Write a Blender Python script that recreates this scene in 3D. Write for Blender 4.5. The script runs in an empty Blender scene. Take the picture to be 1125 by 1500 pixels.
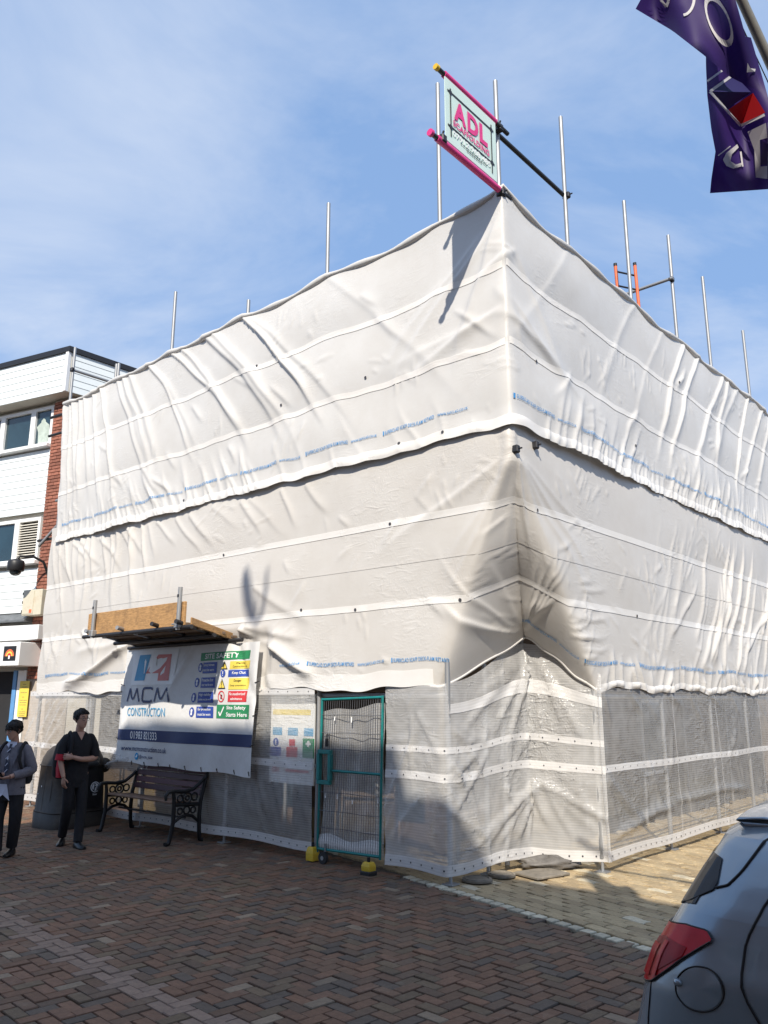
import bpy, bmesh, math, random
import numpy as np
from mathutils import Vector, Matrix
random.seed(7); RNG = np.random.default_rng(7)
K = 0.92                                    # design units -> metres
SC = bpy.context.scene
COL = SC.collection
rad = math.radians
# ------------------------------------------------------------------ camera, sky, sun, exposure
CAMH = 1.95
cam = bpy.data.cameras.new('camera'); co = bpy.data.objects.new('camera', cam); COL.objects.link(co); SC.camera = co
F_PX, PITCH, ROLL = 1174.76, 0.231919, 0.002083
cam.sensor_fit = 'VERTICAL'; cam.sensor_height = 36.0; cam.sensor_width = 27.0
cam.lens = F_PX / 1500.0 * 36.0
cam.clip_start = 0.05; cam.clip_end = 3000
FW = np.array([0, math.cos(PITCH), math.sin(PITCH)]); UP0 = np.array([0, -math.sin(PITCH), math.cos(PITCH)]); RT0 = np.array([1., 0, 0])
RT = RT0 * math.cos(ROLL) + UP0 * math.sin(ROLL); UPV = -RT0 * math.sin(ROLL) + UP0 * math.cos(ROLL)
mw = Matrix(((RT[0], UPV[0], -FW[0], 0), (RT[1], UPV[1], -FW[1], 0), (RT[2], UPV[2], -FW[2], CAMH * K), (0, 0, 0, 1)))
co.matrix_world = mw

SUN_EL, SUN_AZ_IN = 40.0, 34.0             # elevation; swing of the light from the left facade's normal
AL = 0.845643659
dL = np.array([-math.sin(AL), math.cos(AL), 0.]); dR = np.array([math.cos(AL), math.sin(AL), 0.]); UZ = np.array([0, 0, 1.])
CC = np.array([1.43990212, 8.75192586, 0.])
lh = math.cos(rad(SUN_AZ_IN)) * dR + math.sin(rad(SUN_AZ_IN)) * dL
LV = lh * math.cos(rad(SUN_EL)) - UZ * math.sin(rad(SUN_EL))
sl = bpy.data.lights.new('sun', 'SUN'); sl.energy = 4.6; sl.angle = rad(0.53); sl.color = (1.0, 0.925, 0.81)
so = bpy.data.objects.new('sun', sl); COL.objects.link(so)
so.rotation_euler = Vector(LV).to_track_quat('-Z', 'Y').to_euler()
so.location = (-3, -10, 30)
w = bpy.data.worlds.new('World'); SC.world = w; w.use_nodes = True
nt = w.node_tree; nt.nodes.clear()
def N(t, **kw):
    n = nt.nodes.new(t)
    for k, v in kw.items(): setattr(n, k, v)
    return n
sky = N('ShaderNodeTexSky', sky_type='NISHITA', sun_disc=False, sun_elevation=rad(SUN_EL))
sd = -LV
sky.sun_rotation = math.atan2(sd[0], sd[1])
sky.air_density = 1.0; sky.dust_density = 0.6; sky.ozone_density = 1.6
bg = N('ShaderNodeBackground'); bg.inputs['Strength'].default_value = 0.115
out = N('ShaderNodeOutputWorld')
tc = N('ShaderNodeTexCoord'); sep = N('ShaderNodeSeparateXYZ'); nt.links.new(tc.outputs['Generated'], sep.inputs[0])
mx = N('ShaderNodeMath', operation='ADD'); mx.inputs[1].default_value = 0.22
ab = N('ShaderNodeMath', operation='ABSOLUTE'); nt.links.new(sep.outputs['Z'], ab.inputs[0]); nt.links.new(ab.outputs[0], mx.inputs[0])
cmb = N('ShaderNodeCombineXYZ')
for i, ax in enumerate('XY'):
    dv = N('ShaderNodeMath', operation='DIVIDE'); nt.links.new(sep.outputs[ax], dv.inputs[0]); nt.links.new(mx.outputs[0], dv.inputs[1]); nt.links.new(dv.outputs[0], cmb.inputs[i])
mp = N('ShaderNodeMapping'); mp.inputs['Scale'].default_value = (1.0, 1.5, 1); mp.inputs['Rotation'].default_value = (0, 0, 0.7); nt.links.new(cmb.outputs[0], mp.inputs[0])
no = N('ShaderNodeTexNoise'); no.inputs['Scale'].default_value = 1.15; no.inputs['Detail'].default_value = 7; no.inputs['Roughness'].default_value = 0.58; no.inputs['Distortion'].default_value = 0.6
nt.links.new(mp.outputs[0], no.inputs['Vector'])
rp = N('ShaderNodeValToRGB'); rp.color_ramp.elements[0].position = 0.42; rp.color_ramp.elements[0].color = (0.0, 0.0, 0.0, 1); rp.color_ramp.elements[1].position = 0.74; rp.color_ramp.elements[1].color = (0.8, 0.8, 0.8, 1)
nt.links.new(no.outputs['Fac'], rp.inputs[0])
mixc = N('ShaderNodeMix', data_type='RGBA'); mixc.inputs[7].default_value = (5.3, 5.8, 6.7, 1)
haze_ = N('ShaderNodeMix', data_type='RGBA'); haze_.inputs[0].default_value = 0.72; haze_.inputs[7].default_value = (2.15, 3.55, 6.2, 1)
nt.links.new(sky.outputs[0], haze_.inputs[6])
nt.links.new(rp.outputs[0], mixc.inputs[0]); nt.links.new(haze_.outputs[2], mixc.inputs[6])
nt.links.new(mixc.outputs[2], bg.inputs['Color']); nt.links.new(bg.outputs[0], out.inputs[0])
SC.view_settings.view_transform = 'Standard'; SC.view_settings.look = 'None'; SC.view_settings.gamma = 1; SC.view_settings.use_curve_mapping = False
SC.view_settings.exposure = 0.36
SC.cycles.max_bounces = 10; SC.cycles.transparent_max_bounces = 16

# ------------------------------------------------------------------ helpers
def ray(x, y): return FW + RT * (x - 562.5) / F_PX + UPV * (750 - y) / F_PX
OC = np.array([0, 0, CAMH])
def PL(u, z, o=0.): return CC + dL * u - dR * o + UZ * z         # left facade plane: along, height, outwards
def PR(u, z, o=0.): return CC + dR * u - dL * o + UZ * z         # right facade plane
BASE = {}
def _base(p): return BASE.get(p.name, np.zeros(3)) if p else np.zeros(3)
def props(o, label=None, cat=None, group=None, kind=None):
    for k, v in (('label', label), ('category', cat), ('group', group), ('kind', kind)):
        if v: o[k] = v
    return o
def thing(name, label, cat, loc, group=None, kind=None):
    o = bpy.data.objects.new(name, None); COL.objects.link(o); o.empty_display_size = 0.2
    loc = np.array(loc, float); o.location = loc * K; BASE[o.name] = loc
    return props(o, label, cat, group, kind)
def link(name, me, mats, parent=None, base=None):
    o = bpy.data.objects.new(name, me); COL.objects.link(o)
    if not isinstance(mats, (list, tuple)): mats = [mats]
    if len(me.materials) == 0:
        for m in mats: me.materials.append(m)
    if parent is not None: o.parent = parent; BASE[o.name] = _base(parent)
    return o
class MB:
    """collects shapes in design units (world axes) and links them as one mesh object"""
    def __init__(s): s.v = []; s.f = []; s.m = []; s.sm = []; s.uv = None; s.col = None
    def add(s, vs, fs, mi=0, smooth=False):
        b = len(s.v); s.v.extend([tuple(map(float, p)) for p in vs])
        for f in fs: s.f.append([i + b for i in f]); s.m.append(mi); s.sm.append(smooth)
    def obox(s, c, ax, ay, az, mi=0):      # centre and half axes
        c, ax, ay, az = map(lambda q: np.array(q, float), (c, ax, ay, az))
        P = [c + sx * ax + sy * ay + sz * az for sz in (-1, 1) for sy in (-1, 1) for sx in (-1, 1)]
        fs = [(0, 2, 3, 1), (4, 5, 7, 6), (0, 1, 5, 4), (2, 6, 7, 3), (0, 4, 6, 2), (1, 3, 7, 5)]
        if np.dot(np.cross(ax, ay), az) < 0: fs = [f[::-1] for f in fs]
        s.add(P, fs, mi)
    def bbox(s, c, ax, ay, az, b=0.01, mi=0):   # bevelled box: chamfered along all edges
        c, ax, ay, az = map(lambda q: np.array(q, float), (c, ax, ay, az))
        L = [np.linalg.norm(a) for a in (ax, ay, az)]; A = [ax / L[0], ay / L[1], az / L[2]]
        if np.dot(np.cross(ax, ay), az) < 0: A[2] = -A[2]
        pts = []
        for sx in (-1, 1):
            for sy in (-1, 1):
                for sz in (-1, 1):
                    for k in range(3):
                        e = [L[0] - b, L[1] - b, L[2] - b]; e[k] = L[k]
                        pts.append(c + A[0] * sx * e[0] + A[1] * sy * e[1] + A[2] * sz * e[2])
        bm = bmesh.new(); [bm.verts.new(p) for p in pts]; r = bmesh.ops.convex_hull(bm, input=bm.verts)
        bmesh.ops.dissolve_limit(bm, angle_limit=0.02, verts=bm.verts, edges=bm.edges)
        bm.verts.index_update()
        s.add([v.co for v in bm.verts], [[v.index for v in f.verts] for f in bm.faces], mi); bm.free()
    def tube(s, p0, p1, r, n=10, mi=0, r2=None, caps=True, smooth=True):
        s.path([p0, p1], [r, r if r2 is None else r2], n, mi, caps, smooth)
    def path(s, P, R, n=10, mi=0, caps=True, smooth=True, sx=1.0, upv=None):
        P = [np.array(p, float) for p in P]
        if not isinstance(R, (list, tuple, np.ndarray)): R = [R] * len(P)
        vs = []; ref = None
        for i, p in enumerate(P):
            t = (P[min(i + 1, len(P) - 1)] - P[max(i - 1, 0)]); t /= (np.linalg.norm(t) + 1e-12)
            if ref is None:
                ref = np.array(upv, float) if upv is not None else (np.array([0, 0, 1.]) if abs(t[2]) < .9 else np.array([1., 0, 0]))
            a = np.cross(t, ref); a /= np.linalg.norm(a) + 1e-12; b = np.cross(a, t); ref = b
            for k in range(n):
                th = 2 * math.pi * k / n
                vs.append(p + R[i] * (math.cos(th) * a * sx + math.sin(th) * b))
        fs = [(i * n + k, i * n + (k + 1) % n, (i + 1) * n + (k + 1) % n, (i + 1) * n + k) for i in range(len(P) - 1) for k in range(n)]
        s.add(vs, fs, mi, smooth)
        if caps:
            s.add(vs[:n], [list(range(n))[::-1]], mi); s.add(vs[-n:], [list(range(n))], mi)
    def grid(s, G, mi=0, smooth=True, flip=False):
        G = np.asarray(G); a, b = G.shape[:2]
        fs = [(i * b + j, (i + 1) * b + j, (i + 1) * b + j + 1, i * b + j + 1) for i in range(a - 1) for j in range(b - 1)]
        if flip: fs = [f[::-1] for f in fs]
        s.add(G.reshape(-1, 3), fs, mi, smooth)
    def loft(s, rings, mi=0, caps=True, smooth=True):
        n = len(rings[0]); vs = [p for r in rings for p in r]
        fs = [(i * n + k, i * n + (k + 1) % n, (i + 1) * n + (k + 1) % n, (i + 1) * n + k) for i in range(len(rings) - 1) for k in range(n)]
        s.add(vs, fs, mi, smooth)
        if caps: s.add(rings[0], [list(range(n))[::-1]], mi); s.add(rings[-1], [list(range(n))], mi)
    def prism(s, poly, ext, mi=0, smooth=False):   # planar polygon (3D points) pushed along ext
        poly = [np.array(p, float) for p in poly]; ext = np.array(ext, float); n = len(poly)
        vs = poly + [p + ext for p in poly]
        fs = [list(range(n))[::-1], [n + i for i in range(n)]] + [(i, (i + 1) % n, n + (i + 1) % n, n + i) for i in range(n)]
        s.add(vs, fs, mi, smooth)
    def ball(s, c, rx, ry=None, rz=None, n=12, m=8, mi=0, R=None):
        ry = ry or rx; rz = rz or rx; c = np.array(c, float); G = []
        for i in range(m + 1):
            ph = math.pi * i / m; row = []
            for j in range(n + 1):
                th = 2 * math.pi * j / n
                q = np.array([rx * math.sin(ph) * math.cos(th), ry * math.sin(ph) * math.sin(th), rz * math.cos(ph)])
                row.append(c + (R @ q if R is not None else q))
            G.append(row)
        s.grid(np.array(G), mi, True)
    def build(s, name, mats, parent=None, label=None, cat=None, group=None, kind=None, weld=False, base=None, fixn=False):
        b = _base(parent) if base is None else np.array(base, float)
        me = bpy.data.meshes.new(name)
        V = (np.array(s.v, float).reshape(-1, 3) - b) * K
        me.from_pydata(V.tolist(), [], s.f)
        me.polygons.foreach_set('material_index', s.m); me.polygons.foreach_set('use_smooth', s.sm)
        if s.col is not None:
            ca = me.color_attributes.new('col', 'FLOAT_COLOR', 'POINT')
            ca.data.foreach_set('color', np.array(s.col, 'f').ravel())
        if s.uv is not None:
            ul = me.uv_layers.new(name='UVMap'); li = np.zeros(len(me.loops), 'i'); me.loops.foreach_get('vertex_index', li)
            ul.data.foreach_set('uv', np.array(s.uv, 'f')[li].ravel())
        if weld or fixn:
            bm = bmesh.new(); bm.from_mesh(me)
            if weld: bmesh.ops.remove_doubles(bm, verts=bm.verts, dist=1e-4)
            bmesh.ops.recalc_face_normals(bm, faces=bm.faces); bm.to_mesh(me); bm.free()
        me.update()
        o = link(name, me, mats, parent)
        if parent is None and base is not None: o.location = b * K; BASE[o.name] = b
        return props(o, label, cat, group, kind)
_txt = {}
def text2d(st, size=1.0, bold=0.0, sx=1.0, shear=0.0, spacing=1.0, align='LEFT'):
    """2D mesh of a string: (verts n x 2, faces), cap height about 0.7*size"""
    key = (st, size, bold, sx, shear, spacing, align)
    if key in _txt: return _txt[key]
    cu = bpy.data.curves.new('t', 'FONT'); cu.body = st; cu.size = size; cu.offset = bold; cu.shear = shear; cu.space_character = spacing
    cu.align_x = align; cu.resolution_u = 3
    o = bpy.data.objects.new('t', cu); COL.objects.link(o)
    me = bpy.data.meshes.new_from_object(o.evaluated_get(bpy.context.evaluated_depsgraph_get()))
    v = np.array([(p.co.x * sx, p.co.y) for p in me.vertices]); f = [list(p.vertices) for p in me.polygons]
    bpy.data.objects.remove(o); bpy.data.curves.remove(cu); bpy.data.meshes.remove(me)
    _txt[key] = (v, f); return v, f
def fit_text(mb, st, x0, x1, y0, y1, fn, bold=0.0, mi=0, shear=0.0):
    """string stretched into the rectangle and mapped through fn(x,y)->3D"""
    v, f = text2d(st, 1.0, bold, 1.0, shear)
    if len(v) == 0: return
    a, b = v.min(0), v.max(0); q = (v - a) / (b - a)
    mb.add([fn(x0 + p[0] * (x1 - x0), y0 + p[1] * (y1 - y0)) for p in q], f, mi)
def rect2(mb, x0, x1, y0, y1, fn, mi=0, nx=1, ny=1):
    G = [[fn(x0 + (x1 - x0) * i / nx, y0 + (y1 - y0) * j / ny) for j in range(ny + 1)] for i in range(nx + 1)]
    mb.grid(np.array(G), mi, False)
def poly2(mb, pts, fn, mi=0): mb.add([fn(*p) for p in pts], [list(range(len(pts)))], mi)
def disc2(mb, cx, cy, r, fn, mi=0, n=20, ry=None, r0=0.0):
    ry = ry or r
    o_ = [(cx + r * math.cos(2 * math.pi * k / n), cy + ry * math.sin(2 * math.pi * k / n)) for k in range(n)]
    if r0 <= 0: poly2(mb, o_, fn, mi); return
    i_ = [(cx + (a - cx) * r0, cy + (b - cy) * r0) for a, b in o_]
    mb.add([fn(*p) for p in o_ + i_], [(k, (k + 1) % n, n + (k + 1) % n, n + k) for k in range(n)], mi)
def line2(mb, pts, wd, fn, mi=0):
    for (ax, ay), (bx, by) in zip(pts[:-1], pts[1:]):
        L = math.hypot(bx - ax, by - ay) + 1e-9; nx, ny = -(by - ay) / L * wd / 2, (bx - ax) / L * wd / 2
        poly2(mb, [(ax + nx, ay + ny), (ax - nx, ay - ny), (bx - nx, by - ny), (bx + nx, by + ny)], fn, mi)
# ------------------------------------------------------------------ materials
def mat(name, col, rough=0.6, metal=0.0, var=0.12, vscale=6.0, bump=0.0, bscale=80.0, coat=0.0, attr=None, rnd=0.0, spec=0.5, dirt=None, dscale=2.0, stretch=(1, 1, 1), transl=0.0, world=False):
    m = bpy.data.materials.new(name); m.use_nodes = True; t = m.node_tree; p = t.nodes['Principled BSDF']
    p.inputs['Roughness'].default_value = rough; p.inputs['Metallic'].default_value = metal
    p.inputs['Specular IOR Level'].default_value = spec
    if coat: p.inputs['Coat Weight'].default_value = coat; p.inputs['Coat Roughness'].default_value = 0.05
    tc = t.nodes.new('ShaderNodeTexCoord'); mp = t.nodes.new('ShaderNodeMapping'); mp.inputs['Scale'].default_value = stretch
    t.links.new(tc.outputs['Object'], mp.inputs[0])
    if attr:
        a = t.nodes.new('ShaderNodeAttribute'); a.attribute_name = attr; csrc = a.outputs['Color']
    else:
        r = t.nodes.new('ShaderNodeRGB'); r.outputs[0].default_value = (*col, 1); csrc = r.outputs[0]
    n = t.nodes.new('ShaderNodeTexNoise'); n.inputs['Scale'].default_value = vscale; n.inputs['Detail'].default_value = 6; n.inputs['Roughness'].default_value = 0.65
    t.links.new(mp.outputs[0], n.inputs['Vector'])
    mr = t.nodes.new('ShaderNodeMapRange'); mr.inputs['From Min'].default_value = 0.28; mr.inputs['From Max'].default_value = 0.72
    mr.inputs['To Min'].default_value = 1 - var; mr.inputs['To Max'].default_value = 1 + var
    t.links.new(n.outputs['Fac'], mr.inputs['Value']); fac = mr.outputs[0]
    if rnd:
        oi = t.nodes.new('ShaderNodeObjectInfo'); m2 = t.nodes.new('ShaderNodeMapRange'); m2.inputs['To Min'].default_value = 1 - rnd; m2.inputs['To Max'].default_value = 1 + rnd
        t.links.new(oi.outputs['Random'], m2.inputs['Value']); mm = t.nodes.new('ShaderNodeMath'); mm.operation = 'MULTIPLY'
        t.links.new(fac, mm.inputs[0]); t.links.new(m2.outputs[0], mm.inputs[1]); fac = mm.outputs[0]
    vm = t.nodes.new('ShaderNodeVectorMath'); vm.operation = 'SCALE'; t.links.new(csrc, vm.inputs[0]); t.links.new(fac, vm.inputs['Scale'])
    cout = vm.outputs[0]
    if dirt:
        n2 = t.nodes.new('ShaderNodeTexNoise'); n2.inputs['Scale'].default_value = dscale; n2.inputs['Detail'].default_value = 8; n2.inputs['Roughness'].default_value = 0.7
        if world: ge = t.nodes.new('ShaderNodeNewGeometry'); t.links.new(ge.outputs['Position'], n2.inputs['Vector'])
        else: t.links.new(tc.outputs['Object'], n2.inputs['Vector'])
        r2 = t.nodes.new('ShaderNodeMapRange'); r2.inputs['From Min'].default_value = 0.5; r2.inputs['From Max'].default_value = 0.75; r2.inputs['To Max'].default_value = dirt[3]
        t.links.new(n2.outputs['Fac'], r2.inputs['Value'])
        mi = t.nodes.new('ShaderNodeMix'); mi.data_type = 'RGBA'; mi.inputs[7].default_value = (*dirt[:3], 1)
        t.links.new(r2.outputs[0], mi.inputs[0]); t.links.new(cout, mi.inputs[6]); cout = mi.outputs[2]
        if world:       # pale scuffs, gum spots and dark drips on paving
            n3 = t.nodes.new('ShaderNodeTexNoise'); n3.inputs['Scale'].default_value = 2.7; n3.inputs['Detail'].default_value = 9; n3.inputs['Roughness'].default_value = 0.75; n3.inputs['Distortion'].default_value = 1.2; t.links.new(ge.outputs['Position'], n3.inputs['Vector'])
            r3 = t.nodes.new('ShaderNodeMapRange'); r3.inputs['From Min'].default_value = 0.55; r3.inputs['From Max'].default_value = 0.8; r3.inputs['To Max'].default_value = 0.55; t.links.new(n3.outputs['Fac'], r3.inputs['Value'])
            m3 = t.nodes.new('ShaderNodeMix'); m3.data_type = 'RGBA'; m3.inputs[7].default_value = (0.29, 0.235, 0.18, 1); t.links.new(r3.outputs[0], m3.inputs[0]); t.links.new(cout, m3.inputs[6])
            vo = t.nodes.new('ShaderNodeTexVoronoi'); vo.inputs['Scale'].default_value = 2.2; t.links.new(ge.outputs['Position'], vo.inputs['Vector'])
            r4 = t.nodes.new('ShaderNodeMapRange'); r4.inputs['From Min'].default_value = 0.05; r4.inputs['From Max'].default_value = 0.035; r4.inputs['To Max'].default_value = 0.6; t.links.new(vo.outputs['Distance'], r4.inputs['Value'])
            m4 = t.nodes.new('ShaderNodeMix'); m4.data_type = 'RGBA'; m4.inputs[7].default_value = (0.05, 0.045, 0.04, 1); t.links.new(r4.outputs[0], m4.inputs[0]); t.links.new(m3.outputs[2], m4.inputs[6]); cout = m4.outputs[2]
    t.links.new(cout, p.inputs['Base Color'])
    if bump:
        nb = t.nodes.new('ShaderNodeTexNoise'); nb.inputs['Scale'].default_value = bscale; nb.inputs['Detail'].default_value = 5
        t.links.new(mp.outputs[0], nb.inputs['Vector'])
        b = t.nodes.new('ShaderNodeBump'); b.inputs['Strength'].default_value = bump; b.inputs['Distance'].default_value = 0.01
        t.links.new(nb.outputs['Fac'], b.inputs['Height']); t.links.new(b.outputs[0], p.inputs['Normal'])
    if transl:
        tr = t.nodes.new('ShaderNodeBsdfTranslucent'); t.links.new(cout, tr.inputs['Color']); ms = t.nodes.new('ShaderNodeMixShader'); ms.inputs[0].default_value = transl
        ou = t.nodes['Material Output']; t.links.new(p.outputs[0], ms.inputs[1]); t.links.new(tr.outputs[0], ms.inputs[2]); t.links.new(ms.outputs[0], ou.inputs[0])
    return m
def sheet_mat(name, col, transl=0.18, clear=0.0, crinkle=0.35):
    """reinforced plastic sheeting; uv = metres along / up. clear>0 makes it see-through between the threads"""
    m = bpy.data.materials.new(name); m.use_nodes = True; t = m.node_tree; p = t.nodes['Principled BSDF']; L = t.links.new
    uv = t.nodes.new('ShaderNodeTexCoord')
    p.inputs['Roughness'].default_value = 0.42 if not clear else 0.17; p.inputs['Specular IOR Level'].default_value = 0.35 if not clear else 0.6
    n = t.nodes.new('ShaderNodeTexNoise'); n.inputs['Scale'].default_value = 0.9; n.inputs['Detail'].default_value = 8; n.inputs['Roughness'].default_value = 0.7; L(uv.outputs['UV'], n.inputs['Vector'])
    cr = t.nodes.new('ShaderNodeValToRGB'); cr.color_ramp.elements[0].position = 0.3; cr.color_ramp.elements[0].color = (col[0] * .90, col[1] * .885, col[2] * .865, 1); cr.color_ramp.elements[1].position = 0.62; cr.color_ramp.elements[1].color = (*col, 1)
    L(n.outputs['Fac'], cr.inputs[0]); L(cr.outputs[0], p.inputs['Base Color'])
    # crinkles: two stretched noises and the thread weave
    hs = []
    for sc, st, rot, wgt in ((4.5, (1.0, 3.4, 1), 0.5, 0.55), (11, (2.4, 1.0, 1), -0.35, 0.40), (34, (1, 1.6, 1), 0, 0.20)):
        mp = t.nodes.new('ShaderNodeMapping'); mp.inputs['Scale'].default_value = st; mp.inputs['Rotation'].default_value = (0, 0, rot); L(uv.outputs['UV'], mp.inputs[0])
        nn = t.nodes.new('ShaderNodeTexNoise'); nn.inputs['Scale'].default_value = sc; nn.inputs['Detail'].default_value = 6; nn.inputs['Roughness'].default_value = 0.55; nn.inputs['Distortion'].default_value = 0.8
        try: nn.noise_type = 'RIDGED_MULTIFRACTAL'
        except Exception: pass
        L(mp.outputs[0], nn.inputs['Vector'])
        k = t.nodes.new('ShaderNodeMath'); k.operation = 'MULTIPLY'; k.inputs[1].default_value = wgt; L(nn.outputs['Fac'], k.inputs[0]); hs.append(k.outputs[0])
    # patches where the sheet is slack and crumpled
    pn = t.nodes.new('ShaderNodeTexNoise'); pn.inputs['Scale'].default_value = 0.8; pn.inputs['Detail'].default_value = 3; L(uv.outputs['UV'], pn.inputs['Vector'])
    pr = t.nodes.new('ShaderNodeMapRange'); pr.inputs['From Min'].default_value = 0.46; pr.inputs['From Max'].default_value = 0.66; pr.inputs['To Min'].default_value = 0.10; pr.inputs['To Max'].default_value = 1.5; L(pn.outputs['Fac'], pr.inputs['Value'])
    s1 = t.nodes.new('ShaderNodeMath'); s1.operation = 'ADD'; L(hs[0], s1.inputs[0]); L(hs[1], s1.inputs[1])
    s2 = t.nodes.new('ShaderNodeMath'); s2.operation = 'ADD'; L(s1.outputs[0], s2.inputs[0]); L(hs[2], s2.inputs[1])
    s3 = t.nodes.new('ShaderNodeMath'); s3.operation = 'MULTIPLY'; L(s2.outputs[0], s3.inputs[0]); L(pr.outputs[0], s3.inputs[1])
    b = t.nodes.new('ShaderNodeBump'); b.inputs['Strength'].default_value = crinkle; b.inputs['Distance'].default_value = 0.03; L(s3.outputs[0], b.inputs['Height'])
    L(b.outputs[0], p.inputs['Normal'])
    tr = t.nodes.new('ShaderNodeBsdfTranslucent'); L(cr.outputs[0], tr.inputs['Color']); L(b.outputs[0], tr.inputs['Normal'])
    ms = t.nodes.new('ShaderNodeMixShader'); ms.inputs[0].default_value = transl; L(p.outputs[0], ms.inputs[1]); L(tr.outputs[0], ms.inputs[2])
    ou = t.nodes['Material Output']; last = ms.outputs[0]
    if clear:
        wv = t.nodes.new('ShaderNodeTexWave'); wv.wave_type = 'BANDS'; wv.bands_direction = 'Y'; wv.inputs['Scale'].default_value = 1 / 0.030 / 6.283 * 2; wv.inputs['Distortion'].default_value = 0.8; wv.inputs['Detail Scale'].default_value = 0.6; wv.inputs['Detail'].default_value = 3; L(uv.outputs['UV'], wv.inputs['Vector'])
        aa = t.nodes.new('ShaderNodeMath'); aa.operation = 'MULTIPLY_ADD'; L(wv.outputs['Fac'], aa.inputs[0]); aa.inputs[1].default_value = 0.10; aa.inputs[2].default_value = 1 - clear - 0.20
        nv = t.nodes.new('ShaderNodeTexNoise'); nv.inputs['Scale'].default_value = 2.6; nv.inputs['Detail'].default_value = 5; nv.inputs['Distortion'].default_value = 1.5; L(uv.outputs['UV'], nv.inputs['Vector'])
        ac = t.nodes.new('ShaderNodeMath'); ac.operation = 'MULTIPLY_ADD'; L(nv.outputs['Fac'], ac.inputs[0]); ac.inputs[1].default_value = 0.34; L(aa.outputs[0], ac.inputs[2])
        tp = t.nodes.new('ShaderNodeBsdfTransparent'); m3 = t.nodes.new('ShaderNodeMixShader'); L(ac.outputs[0], m3.inputs[0]); L(tp.outputs[0], m3.inputs[1]); L(last, m3.inputs[2]); last = m3.outputs[0]
    L(last, ou.inputs[0]); return m
M = {}
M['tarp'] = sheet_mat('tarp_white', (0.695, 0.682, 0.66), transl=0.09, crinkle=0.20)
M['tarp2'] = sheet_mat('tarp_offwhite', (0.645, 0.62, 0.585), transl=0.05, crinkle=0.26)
M['clear2'] = sheet_mat('clear_sheet_heavy', (0.90, 0.89, 0.87), transl=0.3, clear=0.44, crinkle=0.95)
M['band'] = sheet_mat('tarp_band', (0.82, 0.80, 0.77), transl=0.06, crinkle=0.25)
M['clear'] = sheet_mat('clear_sheet', (0.86, 0.85, 0.83), transl=0.3, clear=0.63, crinkle=0.95)
M['clearband'] = sheet_mat('clear_band', (0.84, 0.83, 0.82), transl=0.2, clear=0.12, crinkle=0.4)
M['galv'] = mat('galvanised_steel', (0.36, 0.365, 0.37), 0.5, 0.55, 0.1, 5, dirt=(0.2, 0.16, 0.12, 0.4), dscale=5)
M['darksteel'] = mat('dark_steel', (0.05, 0.05, 0.055), 0.5, 0.6, 0.2, 20)
M['black'] = mat('black_paint', (0.018, 0.018, 0.02), 0.45, 0, 0.2, 15)
M['blue_ink'] = mat('blue_print', (0.06, 0.27, 0.58), 0.5, 0, 0.15, 3)
M['dark_ink'] = mat('dark_hole', (0.05, 0.05, 0.06), 0.7)
M['pink'] = mat('pink_paint', (0.70, 0.04, 0.22), 0.45, 0, 0.12, 10)
M['yellow'] = mat('yellow_plastic', (0.72, 0.47, 0.03), 0.5, 0, 0.18, 12, dirt=(0.2, 0.15, 0.08, 0.5), dscale=14)
M['orange'] = mat('orange_paint', (0.75, 0.16, 0.06), 0.5, 0, 0.15, 10)
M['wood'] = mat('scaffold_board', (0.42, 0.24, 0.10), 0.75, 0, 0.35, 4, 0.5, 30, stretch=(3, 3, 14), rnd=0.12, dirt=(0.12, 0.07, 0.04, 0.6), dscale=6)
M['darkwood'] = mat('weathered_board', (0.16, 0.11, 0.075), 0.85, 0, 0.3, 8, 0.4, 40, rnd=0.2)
M['white'] = mat('white_plastic', (0.80, 0.80, 0.78), 0.45, 0, 0.06, 3)
M['navy'] = mat('navy_print', (0.025, 0.045, 0.14), 0.5, 0, 0.1, 3)
M['vinyl'] = mat('vinyl_banner', (0.78, 0.775, 0.76), 0.45, 0, 0.07, 2.5, 0.12, 16, dirt=(0.5, 0.47, 0.42, 0.45), dscale=2.4, transl=0.1)
M['red'] = mat('red_print', (0.62, 0.045, 0.05), 0.5, 0, 0.1, 4)
M['green'] = mat('green_print', (0.03, 0.25, 0.10), 0.5, 0, 0.1, 4)
M['signblue'] = mat('sign_blue', (0.035, 0.075, 0.36), 0.5, 0, 0.1, 4)
M['signyellow'] = mat('sign_yellow', (0.80, 0.62, 0.10), 0.5, 0, 0.08, 4)
M['cyan'] = mat('cyan_print', (0.03, 0.28, 0.52), 0.5, 0, 0.2, 5)
M['mint'] = mat('mint_board', (0.60, 0.74, 0.68), 0.4, 0, 0.06, 2)
M['whiteink'] = mat('white_print', (0.85, 0.85, 0.84), 0.5, 0, 0.05, 3)
M['teal'] = mat('teal_paint', (0.012, 0.20, 0.19), 0.4, 0.1, 0.2, 8, dirt=(0.1, 0.08, 0.05, 0.4), dscale=10)
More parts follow.
